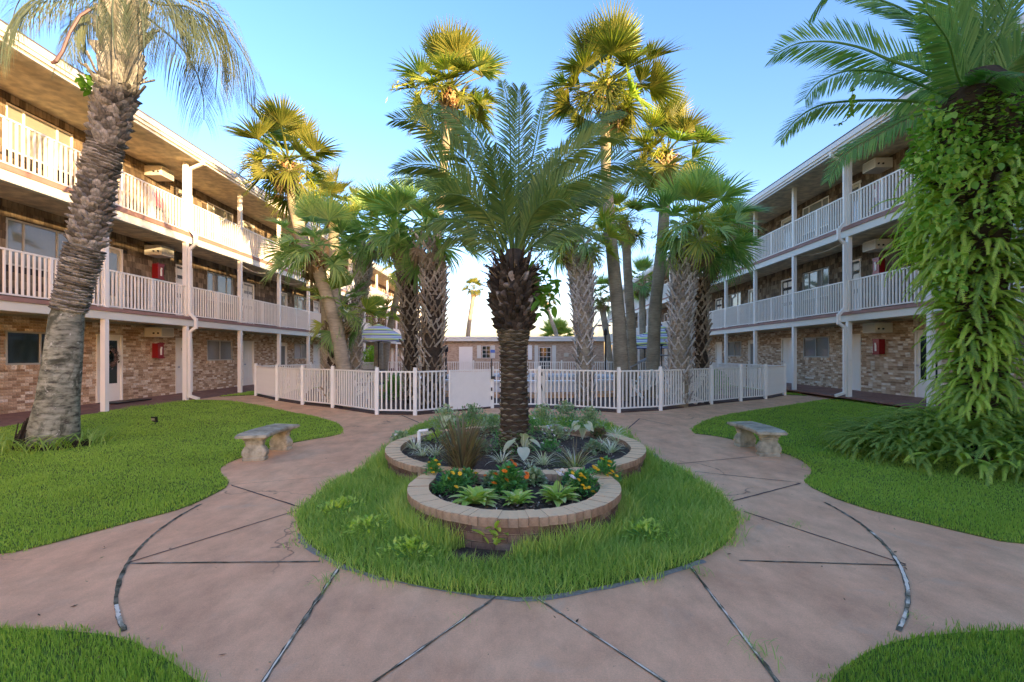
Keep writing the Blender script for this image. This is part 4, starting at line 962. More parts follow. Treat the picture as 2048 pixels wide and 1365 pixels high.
fan_palm([base(758,26)]+tp(26,(757,660)), [.25,.25], P(757,635,26), 16, .95, 'small bright fan palm rising behind the left umbrella', 'g', key2='y', seed=21, elmin=-20)
fan_palm([base(765,27)]+tp(27,(775,680),(790,610),(802,560)), [.22,.2,.19,.19], P(806,530,27), 18, 1.0, 'pale leaning fan palm behind the left umbrella', 'g', seed=22)
# right group
fan_palm([base(1172,14.8)]+tp(14.8,(1168,700),(1166,620),(1162,550),(1158,520)), [.27,.25,.33,.36,.33], P(1155,465,14.8), 28, 1.08, 'booted fan palm with yellow flower sprays right of the date palm', 'g', boots='boot_g', key2='d', flowers=22, seed=23)
fan_palm([base(1358,14.3)]+tp(14.3,(1360,680),(1364,600),(1368,530)), [.31,.33,.34,.33], P(1390,447,14.3), 32, 1.22, 'thick fan palm with silver grey lattice boots before the right wing', 'd', boots='boot_g', key2='g', flowers=14, seed=24)
fan_palm([base(1404,16)]+tp(16,(1402,680),(1400,610),(1402,560)), [.25,.25,.26,.26], P(1440,490,16), 20, 1.05, 'slimmer brown booted fan palm right of the silver grey one', 'd', boots='boot', key2='g', seed=25)
fan_palm([base(1268,19)]+tp(19,(1262,640),(1256,560),(1252,480)), [.19,.18,.17,.17], P(1250,440,19), 26, .95, 'brown trunk fan palm just behind the tallest one', 'g', key2='y', flowers=5, seed=26)
fan_palm([base(1286,30)]+tp(30,(1285,640),(1284,585)), [.2,.2,.2], P(1284,562,30), 20, .95, 'distant slim fan palm before the far right wing balconies', 'g', key2='d', seed=27)
fan_palm([base(1224,31)]+tp(31,(1215,680),(1205,620)), [.2,.2,.2], P(1200,590,31), 18, .9, 'distant leaning fan palm right of the booted flowering palm', 'g', key2='y', seed=28)
fan_palm([base(1235,24)]+tp(24,(1232,560),(1222,470)), [.2,.19,.18], P(1222,440,24), 22, 1.0, 'mid height fan palm between the two bare trunks', 'g', key2='y', seed=33)
# beyond the pool house
fan_palm([base(930,62)]+tp(62,(938,650),(947,592)), [.3,.28,.26], P(948,577,62), 20, 1.0, 'far golden lit fan palm leaning above the pool house roof', 'y', seed=29, group='palms beyond the pool house')
fan_palm([base(1120,62)]+tp(62,(1112,665),(1100,635),(1092,610)), [.3,.26,.24,.24], P(1090,600,62), 18, 1.0, 'far curved fan palm above the pool house roof right of the date palm', 'y', seed=30, group='palms beyond the pool house')
fan_palm([base(1112,70)]+tp(70,(1112,690)), [.4,.4], P(1112,676,70), 46, 1.9, 'wide round fan palm crown behind the pool house roof', 'g', seed=31, group='palms beyond the pool house', elmin=-10)

# feather fronds
def frond(name, pts, mt, parent, nl=64, L=.42, wd=.022, ang=48, vee=25, droop=.15, stalk=.12, tip_f=.35, sidev=None, rw=.018, stalk_mt=None, rg=random):
    """pts: world points of the midrib; leaflets leave both sides"""
    n = 24; P_ = []
    k = len(pts)-1
    for i in range(n+1):       # Catmull-Rom
        f = i/n*k; j = min(int(f), k-1); u = f-j; p0 = pts[max(j-1,0)]; p1 = pts[j]; p2 = pts[j+1]; p3 = pts[min(j+2,k)]
        P_.append(.5*((2*p1)+(p2-p0)*u+(2*p0-5*p1+4*p2-p3)*u*u+(3*p1-p0-3*p2+p3)*u**3))
    q = MB(); q.tube(P_, [rw*(1-.8*i/n)+.002 for i in range(n+1)], 5, cap=False)
    S = sidev
    for i in range(nl):
        t = stalk+(1-stalk)*(i+.5)/nl; f = t*n; j = min(int(f), n-1); p = P_[j].lerp(P_[j+1], f-j); d = (P_[min(j+1,n)]-P_[max(j-1,0)]).normalized()
        s0 = S if S is not None else (d.cross(Vector((0,0,1))).normalized() if d.cross(Vector((0,0,1))).length > .15 else Vector((1,0,0)))
        s0 = (s0-d*s0.dot(d)).normalized(); up = s0.cross(d).normalized()
        prof = min(1, (t-stalk)/.18+.35)*(1 if t < .6 else 1-(1-tip_f)*((t-.6)/.4)**1.3)
        for sg in (-1, 1):
            a = R(ang-18*t+rg.uniform(-5,5)); ll = L*prof*rg.uniform(.9,1.08); v = R(vee+rg.uniform(-7,7))
            dr = d*math.cos(a)+(s0*sg*math.cos(v)+up*math.sin(v))*math.sin(a)
            wv = d*wd*prof**.5; g = Vector((0,0,-droop*ll))
            m1 = p+dr*ll*.35+g*.15; m2 = p+dr*ll*.72+g*.5; e = p+dr*ll+g*1.1
            q.add([p, m1-wv*.5, m1+wv*.5, m2-wv*.38, m2+wv*.38, e], [(0,1,2),(1,3,4,2),(3,5,4)])
    me = q.mesh(name, mt, wloc(parent)); return link(name, me, parent)
def arch(a, c, rise, n=4, bend=Vector((0,0,0))):
    out = []
    for i in range(n+1):
        t = i/n; out.append(a.lerp(c, t)+Vector((0,0,rise*4*t*(1-t)))+bend*(4*t*(1-t)))
    return out
def tongue(mt, w_, h_, d_, name='scale'):
    q = MB(); rows = [(-h_*.5,.55,.0),(-h_*.15,1,d_*.35),(h_*.18,.95,d_*.8),(h_*.45,.55,d_)]; vs = []
    for z, ww, o in rows: vs += [(-w_/2*ww, o-.01, z), (0, o+.012, z), (w_/2*ww, o-.01, z)]
    vs += [(-w_/2*.5, -.03, h_*.5), (w_/2*.5, -.03, h_*.5), (-w_/2, -.03, -h_*.1), (w_/2, -.03, -h_*.1)]
    fs = []
    for i in range(3):
        for j in range(2): a = i*3+j; fs.append((a, a+1, a+4, a+3))
    fs += [(9,10,11,13,12), (3,6,9,12,14) , (5,15,13,11,8), (0,3,14), (2,15,5)]
    q.add(vs, fs); return q.mesh(name, mt)
def diamond(mt, w_, h_, d_, name='leaf_scar'):
    q = MB(); q.add([(0,0,-h_/2),(w_/2,0,0),(0,0,h_/2),(-w_/2,0,0),(0,d_,h_*.12),(w_*.28,d_*.85,h_*.08),(-w_*.28,d_*.85,h_*.08)], [(0,1,5,4),(0,4,6,3),(1,2,5),(2,4,5),(2,6,4),(2,3,6)]); return q.mesh(name, mt)
def clad(parent, pts, rad, meshes, mass_mt, t0, t1, rowh, wid, name, cap_=300, tilt=.0, jit=.1, facing=True, sc=lambda t: (1,1,1), rg=random, inset=.03):
    Lt = sum((pts[i+1]-pts[i]).length for i in range(len(pts)-1)); n = int(Lt*(t1-t0)/rowh); L = []
    for i in range(n):
        t = t0+(t1-t0)*(i+.5)/n; p, r, d = path_at(pts, rad, t); m = max(6, int(2*math.pi*r/wid))
        for k in range(m):
            a = 2*math.pi*(k+.5*(i % 2))/m+rg.uniform(-jit,jit)*.5; o0 = Vector((math.cos(a), math.sin(a), 0)); o = (o0-d*o0.dot(d)).normalized(); x = o.cross(d).normalized()
            o2 = (Matrix.Rotation(rg.uniform(-jit,jit)+tilt, 3, x) @ o); z2 = x.cross(o2)*-1
            if z2.dot(d) < 0: z2 = -z2
            L.append((p+o*(r-inset)+d*rg.uniform(-.2,.2)*rowh, x, o2, z2, t, o0))
    vis = sorted(range(len(L)), key=lambda i: (L[i][5].y > .15, rg.random() if False else 0)); made = 0; V = []; F = []; nv = 0
    for i in vis:
        p, x, o, z, t, _ = L[i]; s = sc(t); me = rg.choice(meshes)
        f = rg.uniform(.88,1.12); s = (s[0]*f, s[1]*f, s[2]*f)
        if made < cap_: place(me, name, parent, p, x, o, z, s); made += 1
        else:
            Mx = basis(x, o, z, p-wloc(parent), s); vv = [Mx @ v.co for v in me.vertices]; V += vv; F += [tuple(nv+j for j in pg.vertices) for pg in me.polygons]; nv += len(vv)
    if V:
        q = MB(); q.add(V, F); me = q.mesh(name, mass_mt); tag(link(name, me, parent), kind='stuff')

SC1 = [tongue(M['scale'], .125, .17, .12), tongue(M['scale'], .11, .15, .14), tongue(M['scale'], .13, .13, .10)]
SCD = [tongue(M['scale_d'], .10, .11, .085), tongue(M['scale_d'], .085, .15, .11), tongue(M['scale_d'], .06, .19, .13)]
SCR = [diamond(M['scar'], .165, .085, .045), diamond(M['scar'], .15, .075, .055)]
LFB = [tongue(M['scale'], .095, .50, .10, 'leaf_base'), tongue(M['scale'], .08, .42, .14, 'leaf_base')]
# --- date palm standing in the planter
ZC = 6.92
dp = empty('date_palm', (P(1029,0,ZC).x, ZC, ZB-.02), 'young date palm with arching dark green fronds growing from the brick planter', 'palm tree')
tr_ = [P(1030,905,ZC), P(1029,860,ZC), P(1028,760,ZC), P(1027,690,ZC), P(1027,662,ZC), P(1028,625,ZC), P(1028,595,ZC), P(1028,565,ZC), P(1028,545,ZC), P(1028,500,ZC)]
rd_ = [.235,.215,.195,.195,.23,.315,.345,.33,.28,.13]
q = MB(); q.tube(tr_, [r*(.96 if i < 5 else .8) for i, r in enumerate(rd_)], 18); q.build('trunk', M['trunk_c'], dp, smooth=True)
low_t = tr_[:5]; clad(dp, low_t, rd_[:5], SCR, M['scar_i'], 0, 1.0, .045, .155, 'leaf_scar', jit=.14, rg=random.Random(3))
clad(dp, tr_[4:9], rd_[4:9], SCD, M['scale_d'], 0, 1.0, .062, .105, 'stub', jit=.35, tilt=-.1, rg=random.Random(4), inset=.08)
rg = random.Random(9)
for i in range(200):      # ragged dead stalks and fibre under the crown
    a = rg.uniform(0, 6.283); el = R(rg.uniform(15, 75)); o = Vector((math.cos(a)*math.cos(el), math.sin(a)*math.cos(el), math.sin(el))); p0 = Vector((tr_[8].x+math.cos(a)*.22, ZC+math.sin(a)*.22, tr_[8].z+rg.uniform(-.28,.10))); L = rg.uniform(.10,.30)
    q = MB(); q.bar(p0, p0+o*L, .022*rg.uniform(.5,1.4), .010); q.build('dead_stalk', M['scale_d'] if rg.random() < .8 else M['dead'], dp)
IMG = object()
def feather(parent, px, Z, dz=0, L=.46, nl=66, mt='date', wd=.030, img=.75, vee=20, droop=.12, rg=random.Random(2), stalk=.10, ang=50, rw=.018, tip_f=.35):
    n = len(px); pts = [P(x, y, Z+dz*((i/(n-1))**1.3)) for i, (x, y) in enumerate(px)]
    L *= .84 if mt != 'pindo' else 1; nl = int(nl*1.15); d = (pts[-1]-pts[0]).normalized(); s1 = d.cross(Vector((0,1,0))).normalized(); s2 = d.cross(Vector((0,0,1))); s2 = s2.normalized() if s2.length > .1 else s1
    if s1.dot(s2) < 0: s2 = -s2
    return frond('frond', pts, M[mt], parent, nl, L, wd, ang, vee, droop, stalk, tip_f, None if img is None else (s1*img+s2*(1-img)).normalized(), rw, rg=rg)
F0 = (1020, 500)
for px, dz, L in [([(1008,505),(985,440),(941,335),(919,310),(867,264),(828,242),(786,240)],-.35,.46),
        ([(1012,500),(1002,397),(980,329),(960,284),(935,255),(896,222),(841,208)],.35,.46),
        ([(1006,510),(960,416),(925,371),(886,338),(838,329),(790,340)],-.8,.46),
        ([(1005,508),(950,430),(893,380),(844,355),(786,359)],.6,.42),
        ([(1024,495),(1022,380),(1018,226),(1006,163)],.6,.44),
        ([(1030,500),(1036,400),(1038,258),(1038,180)],-.35,.48),
        ([(1030,500),(1046,400),(1070,290),(1083,226),(1094,184)],.9,.30),
        ([(1036,498),(1054,419),(1089,355),(1144,290),(1196,239),(1241,222)],.3,.44),
        ([(1040,500),(1060,440),(1100,350),(1151,303),(1199,274),(1247,282)],-.5,.42),
        ([(1042,502),(1070,430),(1102,387),(1167,348),(1231,326),(1296,345)],-.7,.48),
        ([(1044,505),(1080,440),(1130,392),(1183,367),(1231,350),(1290,358)],.4,.44),
        ([(1044,512),(1085,460),(1130,420),(1170,398),(1215,400)],.8,.42),
        ([(1042,515),(1080,480),(1120,455),(1160,450),(1200,470)],.5,.40),
        ([(1008,512),(970,470),(920,440),(870,445),(835,480)],.7,.42),
        ([(1010,515),(975,490),(940,470),(900,475),(870,510)],1.0,.40),
        ([(1015,505),(975,430),(930,395),(890,390),(850,410)],-1.2,.42),
        ([(1035,505),(1060,440),(1085,410),(1120,400),(1150,420)],-1.3,.42),
        ([(1022,500),(1010,420),(985,350),(955,300),(925,285)],1.3,.40),
        ([(1034,500),(1050,400),(1075,340),(1105,300),(1135,300)],1.4,.40),
        ([(1026,500),(1026,420),(1030,350),(1034,300)],1.6,.40),
        ([(1018,510),(990,440),(965,410),(950,405)],1.6,.38),([(1026,505),(1010,430),(1000,370),(985,300)],-.9,.42),([(1034,505),(1062,430),(1090,370),(1120,330)],-.2,.42)]:
    feather(dp, px, ZC, dz, L, rg=rg, nl=98 if len(px) > 5 else 78)
# bright leafy sprout on the trunk
sp = empty('leafy_sprout', P(1090,575,6.8), 'bright green broad leaved sprout growing on the date palm trunk', 'plant')
def leaf_mesh(name, mt, L, W_, fold=.12, curl=.2, n=5, heart=False):
    q = MB(); vs = []
    for i in range(n+1):
        t = i/n; ww = W_*math.sin(math.pi*min(1, t*.92+.08 if not heart else t*.85+.15))**(.8)/2*(1 if t < 1 else 0); z = -curl*L*t*t
        vs += [(L*t, -ww, z+fold*ww*2), (L*t, 0, z), (L*t, ww, z+fold*ww*2)]
    q.add(vs, [(i*3+j, i*3+j+1, i*3+j+4, i*3+j+3) for i in range(n) for j in range(2)]); return q.mesh(name, mt, smooth=True)
def rnd_dir(rg, e0, e1, a0=0, a1=360):
    a = R(rg.uniform(a0, a1)); e = R(rg.uniform(e0, e1)); return Vector((math.cos(a)*math.cos(e), math.sin(a)*math.cos(e), math.sin(e)))
def put_leaf(me, parent, p, d, s, name='leaf', roll=0.0):
    side = Vector((0,0,1)).cross(d); side = side.normalized() if side.length > .05 else Vector((0,1,0)); side = Matrix.Rotation(roll, 3, d) @ side
    place(me, name, parent, p, d, side, d.cross(side), (s, s, s))
LV = leaf_mesh('leaf', M['vine_b'], .17, .085)
for i in range(90):
    p = P(1088+rg.gauss(0,14), 580+rg.gauss(0,26), 6.75+rg.uniform(-.15,.2)); put_leaf(LV, sp, p, rnd_dir(rg, -60, 30), rg.uniform(.5,1.15), roll=rg.uniform(-1,1))
for i in range(6): q = MB(); q.tube([P(1060,590,6.9), P(1085+rg.uniform(-10,10),590+rg.uniform(-30,20),6.8), P(1092+rg.uniform(-20,15),560+rg.uniform(-20,60),6.75)], .006, 4); q.build('stem', M['rachis'], sp)

# --- leaning old palm on the left lawn
ZL = 8.1
lp = empty('feather_palm', (P(110,0,ZL).x, ZL, 0), 'leaning old feather palm with scaly grey trunk and drooping fronds on the left lawn', 'palm tree')
c_ = [(104,898,54),(108,860,50),(116,800,42),(126,715,38),(133,640,37),(151,567,38),(171,494,42),(184,420,43),(198,345,41),(212,290,37),(223,225,43),(235,170,43),(241,100,45),(245,50,46),(249,0,44),(252,-40,32)]
pts = [P(x, y, ZL) for x, y, w_ in c_]; rad = [w_*ZL/FOC*.80 for x, y, w_ in c_]
q = MB(); q.tube([p for p in pts], [r-(.0 if i < 4 else .02 if i == 4 else .085) for i, r in enumerate(rad)], 28)
# rings and roughness on the bare lower trunk
tk = q.build('trunk', M['trunk_l'], lp, smooth=True)
rgl = random.Random(21)
clad(lp, pts[4:7], rad[4:7], [tongue(M['scale'], .24, .05, .035), tongue(M['scale'], .20, .045, .03)], M['scale_i'], .12, 1, .05, .20, 'scale', jit=.15, rg=rgl, cap_=60, inset=.03)
clad(lp, pts[6:9], rad[6:9], SC1, M['scale_i'], .0, 1, .085, .135, 'scale', jit=.22, rg=rgl, cap_=110, inset=.115)
clad(lp, pts[8:10], rad[8:10], [tongue(M['scale'], .20, .06, .06)], M['scale_i'], 0, 1, .05, .15, 'scale', jit=.2, rg=rgl, cap_=40, inset=.05)
clad(lp, pts[9:12], rad[9:12], SC1, M['scale_i'], 0, 1, .085, .13, 'scale', jit=.25, rg=rgl, cap_=85, inset=.12, sc=lambda t: (1.1,1.2,1.2))
clad(lp, pts[11:15], rad[11:15], LFB, M['scale_i'], 0, 1, .20, .125, 'leaf_base', jit=.2, tilt=-.05, rg=rgl, cap_=200, inset=.12, sc=lambda t: (1,1.2,1.15))
for i in range(26):       # broken stalks
    t = rgl.random(); a = rgl.uniform(0, 6.28); p, r, d = path_at(pts[10:14], rad[10:14], t); o = Vector((math.cos(a), math.sin(a), 0)); q = MB(); q.bar(p+o*r, p+o*(r+rgl.uniform(.10,.26))+Vector((0,0,rgl.uniform(.12,.3))), .045, .02); q.build('broken_stalk', M['scale'], lp)
def lfeather(px, dz, L=.62, nl=70, droop=1.0, img=.55, vee=5, **k): return feather(lp, px, ZL, dz, L, nl, 'pindo', .020, img, vee, droop, rg=rgl, **k)
for px, dz, L in [([(270,-20),(316,8),(380,16),(419,64),(435,120),(430,200)],-.4,.62),([(262,-30),(338,-8),(419,12),(467,75),(503,140),(512,200)],.3,.62),
        ([(275,20),(306,45),(355,87),(390,139),(406,193),(408,240)],-.9,.5),([(262,-25),(350,-10),(430,40),(462,110),(468,190)],.9,.6),([(262,-20),(330,0),(380,50),(395,110),(398,170)],1.3,.5),
        ([(235,-20),(150,-10),(77,-4),(32,29),(8,80),(2,130)],-.5,.55),([(240,-30),(170,-40),(90,-30),(40,0),(20,60)],.6,.5),([(235,-10),(180,19),(151,39),(135,80),(116,122)],-.6,.42),
        ([(232,10),(180,20),(155,40),(150,90),(150,130)],.3,.35),([(250,-30),(230,-20),(225,30),(228,90),(232,120)],-1.3,.45),([(255,-30),(275,-10),(285,40),(288,90),(286,125)],-1.2,.45),([(240,-25),(205,-10),(195,30),(192,75)],-.9,.35),
        ([(262,-30),(300,-30),(340,10),(352,60),(350,110)],-1.5,.45),([(255,-40),(240,-120),(180,-180),(90,-170)],.3,.5),([(258,-40),(290,-130),(380,-170),(470,-120)],.2,.5),([(255,-40),(250,-150),(240,-230)],.6,.5)]:
    lfeather(px, dz, L)
q = MB(); q.tube([P(180,19,7.7), P(160,32,7.65), P(140,65,7.6), P(124,105,7.55), P(112,123,7.5), P(103,127,7.5)], [.022,.022,.022,.024,.03,.02], 6); q.build('bare_stalk', M['rachis_p'], lp)
for i in range(26): put_leaf(leaf_mesh('leaf', M['vine_b'], .13, .09) if i == 0 else VL, lp, P(178+rgl.gauss(0,7), 165+rgl.gauss(0,12), 7.75+rgl.uniform(-.1,.1)), rnd_dir(rgl, -60, 40), rgl.uniform(.6,1.1)) if i else globals().__setitem__('VL', leaf_mesh('leaf', M['vine_b'], .13, .09))
# root skirt and weeds at its foot
q = MB()
for i in range(500):
    a = rgl.uniform(0, 6.28); rr = rgl.uniform(.36, .52); p = Vector((lp.location.x-.03+math.cos(a)*rr, ZL+math.sin(a)*rr*.9, 0)); hgt = rgl.uniform(.02, .28)*(1.9 if math.cos(a) < -.35 else .45)
    top = p+Vector((-math.cos(a)*.16*hgt*2, -math.sin(a)*.16*hgt*2, hgt))+Vector((rgl.gauss(0,.03), rgl.gauss(0,.03), 0)); q.bar(p, top, .012, .012)
tag(q.build('root', M['scale_d'], lp), kind='stuff')
def strap_mesh(name, mt, L, W_, arch_=.6, n=6, lean=55):
    q = MB(); vs = []
    for i in range(n+1):
        t = i/n; a = R(lean)*(1-arch_*1.3*t); 
        if i == 0: x, z = 0, 0
        else: x += math.cos(a)*L/n; z += math.sin(a)*L/n
        ww = W_/2*(1-t**2.2)*(.6+.8*min(t*2, 1)*.6); vs += [(x, -ww, z+ww*.3), (x, 0, z), (x, ww, z+ww*.3)]
    q.add(vs, [(i*3+j, i*3+j+1, i*3+j+4, i*3+j+3) for i in range(n) for j in range(2)]); return q.mesh(name, mt)
wt = empty('weed_tuft', (lp.location.x+.1, ZL-.1, .02), 'tufts of long weedy grass around the foot of the left palm', 'grass')
TU = [strap_mesh('blade', M['grass_i'], .30, .012, .9, 5, 75), strap_mesh('blade', M['grass_i'], .22, .014, .6, 5, 65)]
def yaw_put(me, name, parent, p, a, s=1, tilt=0): link(name, me, parent, M=Matrix.Translation(Vector(p)-wloc(parent)) @ Matrix.Rotation(a, 4, 'Z') @ Matrix.Rotation(tilt, 4, 'Y') @ Matrix.Scale(s, 4))
for i in range(290):
    a = rgl.uniform(0, 6.28); rr = rgl.uniform(.34, .75); yaw_put(TU[i % 2], 'blade', wt, (lp.location.x+math.cos(a)*rr, ZL+math.sin(a)*rr, .02), rgl.uniform(0, 6.28), rgl.uniform(.8,2.1))

# --- fern covered palm on the right
ZR = 7.1
rp = empty('date_palm', (P(1965,0,ZR).x, ZR, 0), 'large date palm at the right edge, its trunk wrapped in ferns and vines', 'palm tree')
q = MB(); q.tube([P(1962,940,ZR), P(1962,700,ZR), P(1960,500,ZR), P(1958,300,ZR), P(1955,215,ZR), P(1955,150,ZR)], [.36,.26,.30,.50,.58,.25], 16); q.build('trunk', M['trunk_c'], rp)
clad(rp, [P(1958,420,ZR), P(1955,235,ZR), P(1955,215,ZR)], [.48,.54,.45], SCD, M['scale_d'], 0, 1, .11, .17, 'stub', jit=.25, rg=random.Random(6), cap_=250, inset=.08)
rgr = random.Random(31)
for px, dz, L in [([(1915,195),(1860,150),(1777,119),(1726,97),(1661,84),(1597,87),(1548,111)],-.5,.62),([(1925,205),(1887,190),(1806,155),(1758,142),(1693,142),(1639,164),(1610,198)],-.9,.55),
        ([(1900,215),(1850,205),(1784,201),(1693,203),(1635,213),(1590,242),(1561,280)],-.2,.45),([(1910,225),(1870,222),(1806,239),(1742,274),(1687,309),(1656,362)],-.8,.40),
        ([(1930,200),(1903,122),(1855,58),(1806,19),(1742,-5),(1690,-10)],.4,.62),([(1945,200),(1932,129),(1906,48),(1893,-30),(1880,-90)],-.8,.7),([(1955,200),(1968,97),(1967,0),(1960,-90)],-.5,.7),
        ([(1965,200),(2000,80),(2035,-20),(2080,-90)],-.6,.7),([(1975,205),(2016,139),(2060,100),(2120,90),(2180,130)],-.9,.65),([(1975,210),(2030,190),(2090,190),(2150,230)],-1.0,.55),
        ([(1930,195),(1880,60),(1800,-60),(1720,-70),(1660,-20),(1622,34)],.8,.50),([(1950,190),(1930,60),(1915,-60)],1.2,.6),([(1960,195),(1990,120),(2040,60),(2110,30)],1.0,.6),([(1930,205),(1880,180),(1830,190),(1790,230)],.9,.5),
        ([(1925,200),(1890,140),(1850,110),(1800,110),(1750,150)],1.4,.5),([(1940,200),(1915,150),(1895,80),(1850,20)],-1.4,.55),([(1960,200),(1975,130),(2000,40),(2010,-30)],.6,.6),([(1945,205),(1935,110),(1925,10),(1945,-80)],.3,.6),([(1950,200),(1990,150),(2060,150)],-1.6,.55)]:
    feather(rp, px, ZR, dz, L, nl=88, mt='date_r', wd=.038, img=.6, vee=22, droop=.10, rg=rgr, rw=.026)
def fern_mesh(mt, L=.62, seed=0):
    rg = random.Random(seed); q = MB(); P0 = []; x = z = 0; n = 16
    for i in range(n+1):
        t = i/n; a = R(38-115*t**.9); P0.append(Vector((x, 0, z))); x += math.cos(a)*L/n; z += math.sin(a)*L/n
    q.tube(P0, [.004]*(n+1), 3, cap=False)
    for i in range(26):
        t = .12+.88*i/26; f = t*n; j = min(int(f), n-1); p = P0[j].lerp(P0[j+1], f-j); d = (P0[j+1]-P0[j]).normalized(); w_ = .060*min(1, (t)*5)*(1-t*.75)*rg.uniform(.85,1.15)
        for s in (-1, 1):
            e = p+Vector((0, s*w_, -.012))+d*.012; q.add([p-d*.010, p+d*.010, e+d*.006, e-d*.006], [(0,1,2,3)])
    return q.mesh('fern_frond', mt)
FR = [fern_mesh(M['fern'], .62, 1), fern_mesh(M['fern'], .52, 2), fern_mesh(M['fern'], .75, 3)]; FRD = [fern_mesh(M['fern_d'], .62, 4), fern_mesh(M['fern_d'], .75, 5)]
def interp(tab, v):
    for (a, x), (b2, y) in zip(tab, tab[1:]):
        if a <= v <= b2: return x+(y-x)*(v-a)/(b2-a)
    return tab[-1][1] if v > tab[-1][0] else tab[0][1]
zp = lambda y: HC-(y-HY)*ZR/FOC
prof = sorted([(zp(205),.62),(zp(260),.82),(zp(330),.86),(zp(430),1.02),(zp(520),.88),(zp(600),.50),(zp(680),.36),(zp(780),.38),(zp(860),.60),(0,.85)])
def populate(parent, meshes, dark, n, z0, z1, name, size, inner=.30, cap_=300, dirf=None, rfac=1.0):
    L = []
    for i in range(n):
        z = rgr.uniform(z0, z1); a = rgr.uniform(0, 6.283); r = (interp(prof, z)*.88-inner)*rgr.uniform(.70,1.08)*rfac*(1+.13*math.sin(a*3+z*4)+.08*math.sin(z*9+a*2))
        cx = P(1958,0,ZR).x; p = Vector((cx+r*math.cos(a), ZR+r*math.sin(a), z)); o = Vector((math.cos(a+rgr.uniform(-.6,.6)), math.sin(a+rgr.uniform(-.6,.6)), rgr.uniform(-.5,.35))).normalized()
        L.append((p, o, math.sin(a)))
    L.sort(key=lambda e: e[2]); V = []; F = []; nv = 0
    for i, (p, o, s_) in enumerate(L):
        me = rgr.choice(dark if (rgr.random() < .35) else meshes); sc = size*rgr.uniform(.7,1.2)
        side = Vector((0,0,1)).cross(o).normalized(); side = Matrix.Rotation(rgr.uniform(-.5,.5), 3, o) @ side
        if i < cap_: place(me, name, parent, p, o, side, o.cross(side), (sc,)*3)
        else:
            Mx = basis(o, side, o.cross(side), p-wloc(parent), (sc,)*3); V += [Mx @ v.co for v in me.vertices]; F += [tuple(nv+j for j in pg.vertices) for pg in me.polygons]; nv += len(me.vertices)
    if V: q = MB(); q.add(V, F); tag(link(name, q.mesh(name, M['fern'] if name == 'fern_frond' else M['vine']), parent), kind='stuff')
f1 = empty('sword_fern', (P(1958,0,ZR).x, ZR, zp(560)), 'bright hanging sword fern clump wrapped around the upper right palm trunk', 'fern')
populate(f1, FR, FRD, 760, zp(570), zp(330), 'fern_frond', 1.0)
f2 = empty('sword_fern', (P(1958,0,ZR).x, ZR, zp(860)), 'darker sword fern on the lower part of the right palm trunk', 'fern')
populate(f2, FR[:2], FRD, 620, zp(880), zp(590), 'fern_frond', .9, inner=.12)
f3 = empty('fern_bed', (P(1958,0,ZR).x, ZR, 0), 'spreading dark fern bed on the lawn around the right palm', 'fern')
L = []
for i in range(1250):
    a = rgr.uniform(0, 6.283); r = 1.62*math.sqrt(rgr.uniform(.08,1)); p = Vector((P(1958,0,ZR).x+.02+r*math.cos(a), ZR+.05+r*.78*math.sin(a), .04+.66*(1-r/1.75)**1.1)); L.append((p, a))
L.sort(key=lambda e: e[0].y); V = []; F = []; nv = 0
for i, (p, a) in enumerate(L):
    a2 = a+rgr.uniform(-1.1,1.1); o = Vector((math.cos(a2), math.sin(a2), rgr.uniform(.1,1.1))).normalized(); side = Vector((0,0,1)).cross(o).normalized(); me = rgr.choice(FRD+FR[1:2]); sc = rgr.uniform(.7,1.15)
    if i < 300: place(me, 'fern_frond', f3, p, o, side, o.cross(side), (sc,)*3)
    else:
        Mx = basis(o, side, o.cross(side), p-wloc(f3), (sc,)*3); V += [Mx @ v.co for v in me.vertices]; F += [tuple(nv+j for j in pg.vertices) for pg in me.polygons]; nv += len(me.vertices)
q = MB(); q.add(V, F); tag(link('fern_frond', q.mesh('fern_frond', M['fern_d']), f3), kind='stuff')
vn = empty('climbing_vine', (P(1958,0,ZR).x, ZR, zp(900)), 'broad leaved creeper climbing the right palm between the ferns', 'vine')
VLF = [leaf_mesh('leaf', M['vine'], .10, .085, .1, .2, 4, True), leaf_mesh('leaf', M['vine'], .13, .10, .1, .3, 4, True)]
VBR = [leaf_mesh('leaf', M['vine_b'], .12, .10, .1, .25, 4, True)]
populate(vn, VLF+VLF+VBR, VBR, 3200, zp(350), zp(205), 'leaf', .72, inner=.04)
for cx_, cy_, n_ in ((1870,240,110),(1850,300,90),(1900,330,90),(1930,280,80),(2010,300,80),(1990,420,70),(1870,420,60),(1900,560,60)):
    for i in range(n_): put_leaf(rgr.choice(VBR+VLF), vn, P(cx_+rgr.gauss(0,22), cy_+rgr.gauss(0,22), 6.25+rgr.uniform(-.15,.3)), rnd_dir(rgr, -70, 20), rgr.uniform(.35,.85), roll=rgr.uniform(-.8,.8))
f4 = empty('climbing_vine', (P(1958,0,ZR).x, ZR, zp(900)), 'small dark leaved creeper on the shaded lower trunk of the right palm', 'vine')
populate(f4, VLF, VLF, 4200, zp(900), zp(300), 'leaf', .8, inner=.08)
q = MB(); pp = [P(1720,130,6.7), P(1708,165,6.65), P(1703,200,6.65), P(1705,225,6.65), P(1692,242,6.65), P(1668,252,6.65)]; q.tube(pp, .004, 4); hv = q.build('hanging_stem', M['rachis'], vn)
for i in range(60):
    t = rgr.random()*5; j = int(min(t, 4)); p = pp[j].lerp(pp[j+1], t-j); put_leaf(VLF[0], hv, p, rnd_dir(rgr, -60, 20), rgr.uniform(.4,1.0)*(1.1-t*.12))

